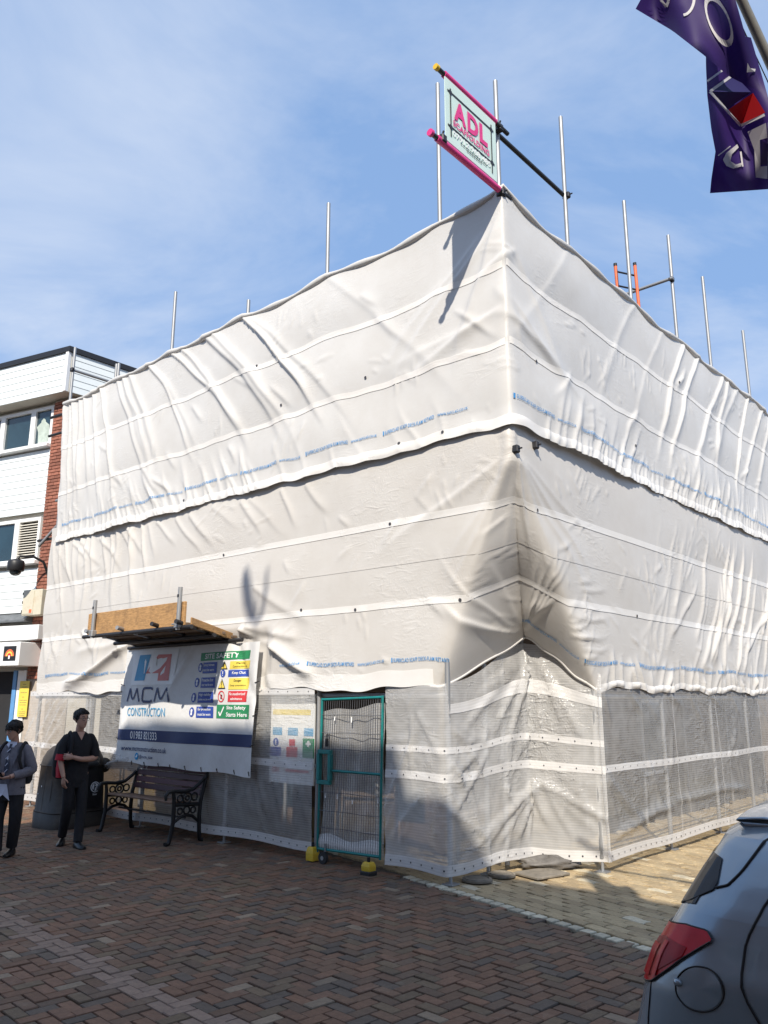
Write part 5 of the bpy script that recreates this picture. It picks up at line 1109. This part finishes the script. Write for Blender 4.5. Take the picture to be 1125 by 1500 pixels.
# mirrored lamp
b = MB(); G = np.array([[(lambda p: p + dR * (2 * CARW - 2 * ((p - CQ) @ dR)))(tail(s, z, .010)) for z in np.linspace(.98, 1.17, 8)] for s in np.linspace(-.16, .2, 20)]); b.grid(G); b.build('tail_lamp', M['lamp'], car)
# rear screen wrap, dark quarter and its spoiler end
patch('rear_screen', M['carglass'], I([-.75, 0, .05], [1.23, 1.24, 1.25]), I([-.75, 0, .05], [1.41, 1.41, 1.40]), -.75, .05, 30, 8, .006, tail)
patch('rear_quarter_glass', M['carglass'], I([-.01, .015, .085], [1.245, 1.25, 1.305]), I([-.01, .02, .05, .085], [1.36, 1.40, 1.40, 1.33]), -.01, .085, 12, 8, .007, tail)
b = MB(); rs = []; ysf = lambda z: wz(min(z, 1.515)) * .895 + .012
for yf in np.concatenate([[-1, -1 + 1e-3], np.linspace(-.93, .93, 29), [1 - 1e-3, 1]]):
    e = abs(yf) > .95; dn = .03 if e else .016; x0 = .035 + .03 * abs(yf) ** 3; zt = 1.556 - .034 * abs(yf) ** 2.5; ring = []
    for dx, dz in ((.03, -dn), (.004, -dn * .6), (.012, -.005), (.10, .002), (.26, -.004), (.24 if not e else .13, -dn)):
        z = zt + dz; y = math.copysign(ysf(z) - (.03 if abs(yf) < .9995 and e else 0), yf) if e else yf * .66; ring.append(CQ + dR * (CARW - y) + hX * (x0 + dx) + UZ * z)
    rs.append(ring)
b.loft(rs); b.build('spoiler', M['carpaint'], car, fixn=True)
def seam(pts, r=.0035, m='trim', nm='panel_gap'): b = MB(); b.path([tail(s, z, .002) for s, z in pts], r, 6); b.build(nm, M[m], car)
lin = lambda pts, n=20: [(float(np.interp(t, np.linspace(0, 1, len(pts)), [p[0] for p in pts])), float(np.interp(t, np.linspace(0, 1, len(pts)), [p[1] for p in pts]))) for t in np.linspace(0, 1, n)]
seam(lin([(.09, 1.31), (.125, 1.325), (.145, 1.37), (.165, 1.46), (.18, 1.51)]), .005)
seam(lin([(-.01, 1.235), (.02, 1.25), (.085, 1.305)]), .004)
seam(lin([(.025, .975), (.04, .85), (.07, .70), (.14, .62)]), .002); seam(lin([(-.02, .96), (.025, .972)]), .002)
# fuel flap
fcs, fcz, fr = .175, 1.005, .070
b = MB(); b.path([surf(fcs + fr * math.cos(a), fcz + fr * math.sin(a), .001) for a in np.linspace(0, 2 * math.pi, 40)], .0028, 6); b.build('flap_gap', M['trim'], car)
b = MB(); b.add([surf(fcs, fcz, .004)] + [surf(fcs + (fr - .005) * math.cos(a), fcz + (fr - .005) * math.sin(a), .003) for a in np.linspace(0, 2 * math.pi, 41)[:-1]], [(0, k + 1, (k + 1) % 40 + 1) for k in range(40)], smooth=True); b.build('fuel_flap', M['carpaint'], car)
b = MB(); b.ball(surf(fcs - fr * .92, fcz, .0), .016, .02, .014, 12, 8); b.build('finger_recess', M['carpaint'], car)
# doors, side glass, wheels, bumper, plate, aerial
def sideglass(s0, s1, slope0, slope1):
    patch('side_window', M['carglass'], I([s0, s1], [1.20, 1.16]), I([s0, s0 + .2, s1 - .1, s1], slope0), s0, s1, 20, 8, .006)
sideglass(.62, 1.42, [1.24, 1.46, 1.47, 1.47], 0); sideglass(1.50, 2.65, [1.47, 1.47, 1.42, 1.38], 0)
seam(lin([(.30, 1.40), (.265, 1.29), (.255, 1.18), (.29, 1.03), (.42, .84), (.55, .74)]), .0045); seam(lin([(1.46, 1.45), (1.46, .35)]), .0045); seam(lin([(2.62, 1.15), (2.58, .35)]), .0045)
for s in (1.25, 2.35): b = MB(); b.path([surf(s - .11, 1.03, .01), surf(s - .07, 1.03, .04), surf(s + .07, 1.03, .04), surf(s + .11, 1.03, .01)], .016, 8); b.build('door_handle', M['carpaint'], car)
for s in (.42, 3.12):
    for mir in (0, 1):
        cx = CQ + hX * s + UZ * .315; yc = .86 if not mir else -.86; c0 = cx + dR * (CARW - yc); sd = dR * (-1 if not mir else 1)
        b = MB(); b.tube(c0 + sd * .098 + UZ * .02, c0 + sd * .10 + UZ * .02, .375, 28); b.build('wheel_arch', M['trim'], car)
        b = MB(); b.loft([[c0 + sd * o + hX * r_ * math.cos(a) + UZ * r_ * math.sin(a) for a in np.linspace(0, 2 * math.pi, 28, endpoint=False)] for o, r_ in ((-.1, .20), (-.1, .31), (.09, .315), (.115, .30), (.118, .21))]); wh = b.build('wheel', M['rubber'], car, fixn=True)
        b = MB()
        for k in range(5): a = k * 2 * math.pi / 5; b.tube(c0 + sd * .122, c0 + sd * .112 + hX * .2 * math.cos(a) + UZ * .2 * math.sin(a), .03, 6, r2=.022)
        b.path([c0 + sd * .115 + hX * .205 * math.cos(a) + UZ * .205 * math.sin(a) for a in np.linspace(0, 2 * math.pi, 25)], .014, 6); b.build('rim', M['alloy'], wh)
b = MB(); b.bbox(CQ + hX * -.385 + dR * CARW + UZ * .82, hX * .008, dR * .26, UZ * .055, .004); b.build('number_plate', M['signyellow'], car)
b = MB(); b.path([tail(s, .42, .004) for s in np.linspace(-.9, .2, 20)], .05, 6); b.build('bumper_trim', M['trim'], car)
ab = surf(.45, 1.515, 0) + dR * .50 + UZ * .03
b = MB(); b.tube(ab, ab - hX * .20 + UZ * .30, .0045, 6, r2=.003); b.build('aerial', M['black'], car)
# ------------------------------------------------------------------ people
M['skin'] = mat('skin', (.50, .29, .21), .5, 0, .06, 20); M['hair'] = mat('hair', (.010, .008, .007), .5, 0, .3, 60, .6, 120)
M['blackcloth'] = mat('black_cloth', (.012, .012, .015), .85, 0, .3, 20, .4, 60); M['redcloth'] = mat('red_cloth', (.45, .012, .03), .75, 0, .15, 15)
M['greycloth'] = mat('grey_blazer', (.15, .145, .17), .85, 0, .18, 18, .4, 80); M['greyknit'] = mat('grey_jumper', (.13, .125, .15), .9, 0, .18, 30); M['shirt'] = mat('pale_shirt', (.55, .57, .68), .7, 0, .08, 10)
M['tie'] = mat('striped_tie', (.03, .035, .06), .7, 0, .2, 20); M['shoe'] = mat('black_leather', (.010, .010, .011), .35, 0, .2, 20); M['lip'] = mat('lips', (.33, .13, .11), .5); M['eye'] = mat('eye', (.02, .015, .012), .2); M['eyewhite'] = mat('eye_white', (.65, .63, .6), .3)
class Fig:
    def __init__(s, name_label, loc, rot, sc, label):
        s.t = thing('person', label, 'person', (*loc, 0)); s.o = np.array([*loc, 0.]); a = rad(rot); s.sc = sc
        s.R = np.array([[math.cos(a), -math.sin(a), 0], [math.sin(a), math.cos(a), 0], [0, 0, 1]])
    def w(s, p): return s.o + s.R @ (np.array(p, float) * s.sc)
    def skin(s, name, pts, edges, m, sub=2):
        me = bpy.data.meshes.new(name); me.from_pydata([tuple(s.R @ np.array(p[:3]) * s.sc * K) for p in pts], edges, []); o = bpy.data.objects.new(name, me); COL.objects.link(o)
        o.modifiers.new('s', 'SKIN'); sub_ = o.modifiers.new('u', 'SUBSURF'); sub_.levels = sub; sub_.render_levels = sub
        for i, p in enumerate(pts):
            r_ = p[3] * s.sc * K; o.data.skin_vertices[0].data[i].radius = (r_, (p[4] * s.sc * K if len(p) > 4 else r_))
        o.data.skin_vertices[0].data[0].use_root = True
        dg = bpy.context.evaluated_depsgraph_get(); m2 = bpy.data.meshes.new_from_object(o.evaluated_get(dg)); bpy.data.objects.remove(o)
        m2.name = name; m2.polygons.foreach_set('use_smooth', [True] * len(m2.polygons)); m2.materials.clear(); m2.materials.append(m); return m2
    def put(s, name, me, parent=None):
        o = bpy.data.objects.new(name, me); COL.objects.link(o); o.parent = parent or s.t; BASE[o.name] = s.o; return o
    def mb(s): return MB()
    def ell(s, rows, n=20):   # rows of (z, cx, cy, rx, ry) -> rings
        return [[s.w((cx + rx * math.cos(a), cy + ry * math.sin(a), z)) for a in np.linspace(0, 2 * math.pi, n, endpoint=False)] for z, cx, cy, rx, ry in rows]
    def limb(s, b, P, R, n=12, mi=0):
        # smooth the joints
        P = [np.array(p, float) for p in P]; Q, RR = [], []
        for i in range(len(P) - 1):
            for t in np.linspace(0, 1, 6, endpoint=False): 
                a = P[max(i - 1, 0)]; c = P[min(i + 2, len(P) - 1)]; p0, p1 = P[i], P[i + 1]
                q = .5 * ((2 * p0) + (-a + p1) * t + (2 * a - 5 * p0 + 4 * p1 - c) * t * t + (-a + 3 * p0 - 3 * p1 + c) * t ** 3); lin_ = p0 + (p1 - p0) * t
                Q.append(s.w(.5 * q + .5 * lin_)); RR.append((R[i] + (R[i + 1] - R[i]) * t) * s.sc)
        Q.append(s.w(P[-1])); RR.append(R[-1] * s.sc); b.path(Q, RR, n, mi)
    def hand(s, b, wrist, d, palm_n, curl=.5, side=1):
        """palm and five fingers; d = direction of the fingers, palm_n = direction the palm faces"""
        wrist = np.array(wrist, float); d = np.array(d, float); d /= np.linalg.norm(d); pn = np.array(palm_n, float); pn -= d * (pn @ d); pn /= np.linalg.norm(pn); x = np.cross(d, pn) * side
        rings = []
        for t, hw, ht in ((0, .026, .020), (.03, .036, .017), (.06, .042, .016), (.085, .043, .013), (.092, .036, .008)):
            c = wrist + d * t; rings.append([s.w(c + x * hw * math.cos(a) + pn * ht * math.sin(a)) for a in np.linspace(0, 2 * math.pi, 12, endpoint=False)])
        b.loft(rings)
        for k, ln in enumerate((.066, .076, .070, .054)):
            base = wrist + d * .082 + x * (.031 - k * .0205); c1 = curl * .7; p = [base]; ang = 0; dirv = d
            for j, f in enumerate((.45, .32, .23)):
                ang += c1 * (.8 if j == 0 else 1); dv = d * math.cos(ang) + pn * math.sin(ang); p.append(p[-1] + dv * ln * f)
            s.limb(b, p, [.0092, .0088, .008, .0055], 8)
        tb = wrist + d * .028 + x * .034; td = (d * .62 + x * .62 + pn * .45); td /= np.linalg.norm(td); t2 = (d * .9 + x * .15 + pn * .5); t2 /= np.linalg.norm(t2)
        s.limb(b, [tb - td * .01, tb + td * .032, tb + td * .032 + t2 * .03], [.013, .0105, .007], 8)
    def head(s, H0, yaw, pitch, fringe):
        """face details on the head whose centre is H0 (local), turned by yaw and nodding by pitch"""
        a, p = rad(yaw), rad(pitch); Rz = np.array([[math.cos(a), -math.sin(a), 0], [math.sin(a), math.cos(a), 0], [0, 0, 1]]); Rx = np.array([[1, 0, 0], [0, math.cos(p), -math.sin(p)], [0, math.sin(p), math.cos(p)]]); Rh = Rz @ Rx; H0 = np.array(H0, float)
        h = lambda x, y, z: s.w(H0 + Rh @ np.array([x, y, z], float)); s.h = h
        b = MB(); prof = [(-.118, .018, -.060, .020), (-.110, .036, -.050, .036), (-.085, .052, -.028, .062), (-.05, .064, -.012, .083), (-.01, .072, -.002, .094), (.03, .075, .004, .098), (.065, .070, .008, .093), (.095, .052, .010, .072), (.112, .026, .010, .038), (.116, .004, .010, .006)]
        rings = []
        for z, rx, cy, ry in prof:
            ring = []
            for t in np.linspace(0, 2 * math.pi, 28, endpoint=False):
                x, y = rx * math.cos(t), cy + ry * math.sin(t)
                if math.sin(t) < -.3:      # brow, sockets, nose, mouth, chin
                    fx = x
                    y += -.030 * math.exp(-((fx) / .011) ** 2 - ((z + .035) / .022) ** 2) - .014 * math.exp(-(fx / .009) ** 2 - ((z + .008) / .025) ** 2)
                    y += .010 * math.exp(-((abs(fx) - .032) / .014) ** 2 - ((z - .004) / .013) ** 2) - .005 * math.exp(-((abs(fx) - .03) / .022) ** 2 - ((z - .028) / .01) ** 2) - .006 * math.exp(-(fx / .022) ** 2 - ((z + .07) / .010) ** 2)
                ring.append(h(x, y, z))
            rings.append(ring)
        # densify
        dense_, zs = [], [q[0] for q in prof]
        for zz in np.linspace(zs[0], zs[-1], 30):
            rx, cy, ry = (float(np.interp(zz, zs, [q[k] for q in prof])) for k in (1, 2, 3)); ring = []
            for t in np.linspace(0, 2 * math.pi, 36, endpoint=False):
                x, y = rx * math.cos(t), cy + ry * math.sin(t)
                if math.sin(t) < -.2:
                    y += -.026 * math.exp(-(x / .011) ** 2 - ((zz + .036) / .016) ** 2) - .014 * math.exp(-(x / .009) ** 2 - ((zz + .008) / .028) ** 2)
                    y += .011 * math.exp(-((abs(x) - .032) / .014) ** 2 - ((zz - .003) / .012) ** 2) - .006 * math.exp(-((abs(x) - .03) / .022) ** 2 - ((zz - .028) / .009) ** 2) - .005 * math.exp(-(x / .022) ** 2 - ((zz + .070) / .008) ** 2)
                ring.append(h(x, y, zz))
            dense_.append(ring)
        return dense_, h
    def face(s, bodyobj, h, fringe):
        b = MB()
        for sx in (-1, 1): b.ball(h(sx * .031, -.074, .002), .0105 * s.sc, n=10, m=8)
        b.build('eye', M['eyewhite'], s.t); b = MB()
        for sx in (-1, 1): b.ball(h(sx * .031, -.0815, .002), .0062 * s.sc, n=8, m=6)
        b.build('iris', M['eye'], s.t)
        b = MB(); b.path([h(-.022, -.084, -.070), h(-.008, -.092, -.067), h(0, -.092, -.0685), h(.008, -.092, -.067), h(.022, -.084, -.070)], [.003 * s.sc, .0055 * s.sc, .005 * s.sc, .0055 * s.sc, .003 * s.sc], 8); b.build('mouth', M['lip'], s.t)
        b = MB()
        for sx in (-1, 1): b.path([h(sx * .05, -.076, .030), h(sx * .03, -.090, .034), h(sx * .014, -.092, .029)], [.003 * s.sc, .0045 * s.sc, .004 * s.sc], 6)
        b.build('eyebrow', M['hair'], s.t)
        b = MB()
        for sx in (-1, 1): b.path([h(sx * .076, .012, .018), h(sx * .086, .022, .012), h(sx * .085, .020, -.012), h(sx * .076, .008, -.032)], [.009 * s.sc, .012 * s.sc, .011 * s.sc, .007 * s.sc], 8)
        b.build('ear', M['skin'], s.t)
        b = MB()
        for sx in (-1, 1):
            b.path([h(sx * (.033 + .026 * math.cos(t)), -.098 - .002 * math.cos(t), -.002 + .019 * math.sin(t)) for t in np.linspace(0, 2 * math.pi, 21)], .0024 * s.sc, 6); b.path([h(sx * .058, -.095, .004), h(sx * .082, -.02, .008), h(sx * .084, .02, .006)], .0022 * s.sc, 6)
        b.path([h(-.008, -.100, .002), h(0, -.103, .005), h(.008, -.100, .002)], .0022 * s.sc, 6); b.build('glasses', M['black'], s.t)
        # hair cap: tufted shell, fringe length varies
        r = random.Random(5); b = MB(); rings = []; N = 40
        pz = [-.118, -.085, -.05, -.01, .03, .065, .095, .112, .124]; prx = [.036, .052, .064, .072, .075, .070, .052, .026, .004]; pcy = [-.06, -.028, -.012, -.002, .004, .008, .010, .010, .010]; pry = [.03, .062, .083, .094, .098, .093, .072, .038, .006]
        def hp(t, z, o):
            zz = min(z, .1235); rx, cy, ry = (float(np.interp(zz, pz, q)) for q in (prx, pcy, pry)); return np.array([(rx + o) * math.cos(t), cy + (ry + o) * math.sin(t), z])
        for i, v in enumerate(np.linspace(0, 1, 16)):
            ring = []
            for k in range(N):
                t = 2 * math.pi * k / N; f = -math.sin(t)
                low = float(np.interp(f, [-1, -.3, .15, .35, .5, .62, 1], [-.060, -.055, -.02, -.005, .045 - fringe * .6, .062 - fringe, .066 - fringe]))
                z = low + (.140 - low) * math.sin(v * math.pi / 2) ** .9; o = .005 + .016 * min(1, v * 2.2) + .004 * math.sin(k * 2.3 + i * 1.3)
                ring.append(h(*hp(t, z, o if v < .97 else .002)))
            rings.append(ring)
        b.loft(rings, caps=True)
        for _ in range(110):      # tufts
            t = r.uniform(0, 2 * math.pi); f = -math.sin(t); lowz = float(np.interp(f, [-1, -.3, .15, .5, 1], [-.03, -.03, .0, .062 - fringe, .075 - fringe])); z0 = r.uniform(lowz + .01, .135); c = hp(t, z0, .018); c2 = hp(t + .12, z0 - .018, .022); c3 = hp(t + .28, z0 - .040 * (1 if f < .4 else .6), .010)
            b.path([h(*c), h(*c2), h(*c3)], [.009 * s.sc, .008 * s.sc, .001], 5)
        b.build('hair', M['hair'], s.t)
    def shoe(s, p, ang, toeup=0):
        b = MB(); a = rad(ang); fx = np.array([math.sin(a), -math.cos(a), 0]); rx_ = np.array([math.cos(a), math.sin(a), 0]); p = np.array(p, float); rings = []
        for t, hw, ht in ((-.085, .022, .05), (-.07, .034, .085), (-.02, .038, .095), (.04, .043, .075), (.10, .048, .055), (.15, .042, .045), (.178, .024, .032)):
            c = p + fx * t; lift = toeup * max(0, t + .05); rings.append([s.w(c + rx_ * hw * x + UZ * (z * ht + lift)) for x, z in ((-1, 0), (1, 0), (1.05, .25), (.9, .6), (.5, .95), (0, 1.05), (-.5, .95), (-.9, .6), (-1.05, .25))])
        b.loft(rings); b.build('shoe', M['shoe'], s.t, fixn=True)
def person_a():
    f = Fig('', (-4.33, 11.84), 36, 1.835 / 1.75, 'young person in black top with red trim and glasses, standing by the litter bin'); T = f.t
    hd, h = f.head((.0, -.035, 1.625), 22, 4, .0)
    body = MB(); body.loft(hd)
    f.limb(body, [(0, .02, 1.38), (0, .0, 1.46), (0, -.02, 1.54)], [.075, .054, .052], 14)
    body.loft(f.ell([(.86, 0, 0, .15, .10), (1.0, 0, 0, .145, .10), (1.15, 0, 0, .145, .105), (1.3, 0, 0, .165, .11), (1.4, 0, .01, .15, .085), (1.44, 0, .015, .08, .06)]))
    for Lg in ([(-.09, 0, .92), (-.085, -.03, .50), (-.065, .17, .11)], [(.09, 0, .92), (.075, -.10, .50), (.04, -.20, .07)]): f.limb(body, Lg, [.070, .050, .036])
    RA = [(-.155, .01, 1.36), (-.215, .0, 1.11), (-.185, -.10, .875)]; LA = [(.155, .01, 1.36), (.225, -.02, 1.11), (.02, -.17, 1.10), (-.10, -.15, 1.13)]
    f.limb(body, RA, [.05, .041, .026]); f.limb(body, LA[:3] + [LA[3]], [.05, .042, .034, .027])
    f.hand(body, RA[-1], (.05, -.08, -1), (.9, .3, 0), .55, 1); f.hand(body, LA[-1], (-1, .35, .1), (0, 1, -.1), .9, -1)
    body.build('body', M['skin'], T)
    f.face(None, h, .0)
    b = MB(); b.loft(f.ell([(.82, 0, .0, .158, .122), (.86, 0, .0, .158, .122), (1.0, 0, 0, .152, .117), (1.15, 0, 0, .156, .120), (1.28, 0, 0, .185, .127), (1.37, 0, .01, .185, .108), (1.42, 0, .015, .13, .085), (1.455, 0, .015, .075, .068)], 24), caps=False)
    f.limb(b, [(-.085, .015, 1.385), (-.15, .012, 1.365), (-.198, .005, 1.26), (-.214, 0, 1.13)], [.03, .068, .068, .066]); f.limb(b, [(.085, .015, 1.385), (.15, .012, 1.365), (.204, 0, 1.26), (.228, -.012, 1.12)], [.03, .068, .068, .066])
    b.build('top', M['blackcloth'], T)
    b = MB(); f.limb(b, [(-.207, .002, 1.165), (-.216, 0, 1.085)], [.0705, .074]); b.build('red_cuff', M['redcloth'], T)
    b = MB(); p0 = [(-.055, -.075, 1.455), (0, -.128, 1.345), (.055, -.075, 1.455)]; b.add([f.w(p) for p in p0] + [f.w((0, -.088, 1.47))], [(0, 1, 2, 3)]); b.build('neck_opening', M['skin'], T)
    b = MB(); b.loft(f.ell([(.74, 0, 0, .145, .11), (.82, 0, 0, .150, .115), (.96, 0, 0, .148, .112), (1.0, 0, 0, .145, .108)], 24))
    L1 = [(-.075, 0, .88), (-.085, -.03, .50), (-.065, .17, .11)]; L2 = [(.075, 0, .88), (.075, -.10, .50), (.04, -.20, .07)]
    f.limb(b, [L1[0], L1[1], L1[2]], [.092, .070, .056], 14); f.limb(b, [L2[0], L2[1], L2[2]], [.092, .070, .056], 14); b.build('trousers', M['blackcloth'], T)
    f.shoe((-.065, .16, .0), -25); f.shoe((.04, -.22, .0), 10)
    bp = thing('backpack', 'black backpack with red side hanging on the back of the person by the bin', 'backpack', f.w((-.06, .2, 1.1)))
    b = MB(); R_ = lambda z, cx, cy, rx, ry: [f.w((cx + rx * math.copysign(abs(math.cos(a)) ** .6, math.cos(a)), cy + ry * math.copysign(abs(math.sin(a)) ** .6, math.sin(a)), z)) for a in np.linspace(0, 2 * math.pi, 20, endpoint=False)]
    b.loft([R_(.84, -.05, .20, .16, .07), R_(.88, -.06, .21, .19, .09), R_(1.1, -.06, .22, .20, .10), R_(1.28, -.05, .20, .18, .09), R_(1.38, -.04, .17, .13, .06)]); b.build('bag', M['blackcloth'], bp, fixn=True)
    b = MB(); b.loft([R_(.86, -.165, .13, .055, .10), R_(.98, -.175, .13, .055, .11), R_(1.1, -.17, .13, .05, .10)]); b.build('side_panel', M['redcloth'], bp, fixn=True)
    b = MB(); f.limb(b, [(-.12, .12, 1.38), (-.12, .0, 1.45), (-.115, -.10, 1.36), (-.13, -.125, 1.2), (-.17, -.05, 1.05)], [.02, .02, .02, .02, .018], 8); b.build('strap', M['blackcloth'], bp)
def person_b():
    f = Fig('', (-4.86, 11.0), -6, 1.70 / 1.75, 'person in grey blazer, striped tie and glasses at the left edge, hands together'); T = f.t
    hd, h = f.head((.0, -.05, 1.62), -28, 12, .045)
    body = MB(); body.loft(hd); f.limb(body, [(0, .02, 1.38), (0, .0, 1.46), (0, -.03, 1.54)], [.075, .054, .052], 14)
    body.loft(f.ell([(.86, 0, 0, .15, .10), (1.0, 0, 0, .145, .10), (1.15, 0, 0, .145, .105), (1.3, 0, 0, .165, .11), (1.4, 0, .01, .15, .085), (1.44, 0, .015, .08, .06)]))
    for Lg in ([(-.09, 0, .92), (-.10, -.06, .50), (-.10, -.02, .08)], [(.09, 0, .92), (.11, .0, .50), (.03, .12, .12)]): f.limb(body, Lg, [.070, .050, .036])
    RA = [(-.155, .01, 1.36), (-.235, .03, 1.10), (-.09, -.22, 1.045)]; LA = [(.155, .01, 1.36), (.25, .03, 1.11), (.10, -.22, 1.03)]
    f.limb(body, RA, [.05, .042, .027]); f.limb(body, LA, [.05, .042, .027])
    f.hand(body, RA[-1], (.75, -.35, -.1), (.2, -.1, .9), 1.0, -1); f.hand(body, LA[-1], (-.8, -.3, -.2), (.1, .3, 1), .8, 1)
    body.build('body', M['skin'], T); f.face(None, h, .045)
    b = MB(); b.loft(f.ell([(.79, 0, .005, .205, .150), (.84, 0, .0, .20, .148), (1.0, 0, 0, .182, .136), (1.15, 0, 0, .178, .135), (1.28, 0, 0, .20, .138), (1.37, 0, .01, .20, .118), (1.42, 0, .018, .14, .092), (1.455, 0, .022, .085, .070)], 28), caps=False)
    f.limb(b, [(-.08, .015, 1.385), (-.155, .012, 1.365), (-.215, .02, 1.22), (-.243, .03, 1.10), (-.17, -.08, 1.06), (-.115, -.175, 1.05)], [.035, .076, .076, .07, .062, .052]); f.limb(b, [(.08, .015, 1.385), (.155, .012, 1.365), (.22, .02, 1.22), (.26, .03, 1.11), (.19, -.08, 1.06), (.125, -.175, 1.04)], [.035, .076, .076, .07, .062, .052]); b.build('blazer', M['greycloth'], T)
    fr = lambda x, z, o: f.w((x, -(math.sqrt(max(.01, 1 - (x / .21) ** 2)) * float(np.interp(z, [.8, 1.0, 1.15, 1.28, 1.37, 1.43, 1.46], [.148, .136, .135, .138, .110, .072, .055]))) - o, z))
    def patch2(pts, m, o, nm):
        b = MB(); poly2(b, pts, lambda x, z: fr(x, z, o)); b.build(nm, M[m], T)
    patch2([(-.085, 1.42), (.085, 1.42), (.075, 1.2), (.055, .92), (-.055, .92), (-.075, 1.2)], 'greyknit', .004, 'jumper')
    patch2([(-.06, 1.455), (-.005, 1.24), (.005, 1.24), (.06, 1.455), (.03, 1.47), (-.03, 1.47)], 'shirt', .010, 'shirt_front')
    patch2([(-.10, .93), (.03, .93), (.085, .72), (-.01, .80), (-.085, .74)], 'shirt', .012, 'shirt_tail')
    b = MB(); tp = lambda x, z: fr(x, z, .022); poly2(b, [(-.020, 1.44), (.020, 1.44), (.014, 1.405), (-.014, 1.405)], tp); poly2(b, [(-.014, 1.403), (.014, 1.403), (.034, 1.12), (.0, 1.04), (-.034, 1.12)], tp); b.build('tie', M['tie'], T)
    b = MB()
    for z in (1.36, 1.27, 1.18, 1.10): line2(b, [(-.018, z - .02), (.018, z + .02)], .009, lambda x, z: fr(x, z, .025))
    b.build('tie_stripe', M['shirt'], T)
    for sx in (-1, 1): patch2([(sx * .085, 1.43), (sx * .05, 1.40), (sx * .075, 1.15), (sx * .10, 1.22), (sx * .135, 1.33), (sx * .11, 1.345)], 'greycloth', .012, 'lapel')
    for sx in (-1, 1): b = MB(); b.add([f.w((sx * .004, -.075, 1.435)), f.w((sx * .06, -.05, 1.475)), f.w((sx * .07, -.078, 1.43)), f.w((sx * .03, -.112, 1.40))], [(0, 1, 2, 3)]); b.build('collar', M['shirt'], T)
    b = MB(); b.loft(f.ell([(.72, 0, 0, .165, .12), (.82, 0, 0, .168, .122), (.96, 0, 0, .160, .115), (1.0, 0, 0, .155, .11)], 24))
    L1 = [(-.09, 0, .88), (-.10, -.06, .50), (-.10, -.02, .08)]; L2 = [(.09, 0, .88), (.11, .0, .50), (.03, .12, .12)]
    f.limb(b, L1, [.108, .080, .072], 14); f.limb(b, L2, [.108, .080, .070], 14); b.build('trousers', M['blackcloth'], T)
    f.shoe((-.10, -.04, .0), -4); f.shoe((.03, .12, .01), 6)
    ph = thing('phone', 'small dark phone held in both hands by the person in the grey blazer', 'phone', f.w((0, -.27, 1.05)))
    b = MB(); b.bbox(f.w((.005, -.285, 1.045)), f.R @ np.array([.035, 0, 0]), f.R @ np.array([0, -.055, .05]), f.R @ np.array([0, .004, .004]), .003); b.build('phone_body', M['black'], ph)
    bp = thing('backpack', 'dark backpack worn on both shoulders by the person in the grey blazer', 'backpack', f.w((0, .2, 1.1)))
    b = MB(); R_ = lambda z, cx, cy, rx, ry: [f.w((cx + rx * math.copysign(abs(math.cos(a)) ** .6, math.cos(a)), cy + ry * math.copysign(abs(math.sin(a)) ** .6, math.sin(a)), z)) for a in np.linspace(0, 2 * math.pi, 20, endpoint=False)]
    b.loft([R_(.9, 0, .22, .13, .07), R_(.95, 0, .23, .15, .09), R_(1.2, 0, .24, .16, .10), R_(1.36, 0, .2, .13, .07)]); b.build('bag', M['blackcloth'], bp, fixn=True)
    for sx in (-1, 1): b = MB(); f.limb(b, [(sx * .12, .14, 1.38), (sx * .135, .02, 1.452), (sx * .145, -.10, 1.36), (sx * .165, -.13, 1.22), (sx * .195, -.06, 1.06)], [.022, .024, .024, .022, .018], 8); b.build('strap', M['blackcloth'], bp)
person_a(); person_b()
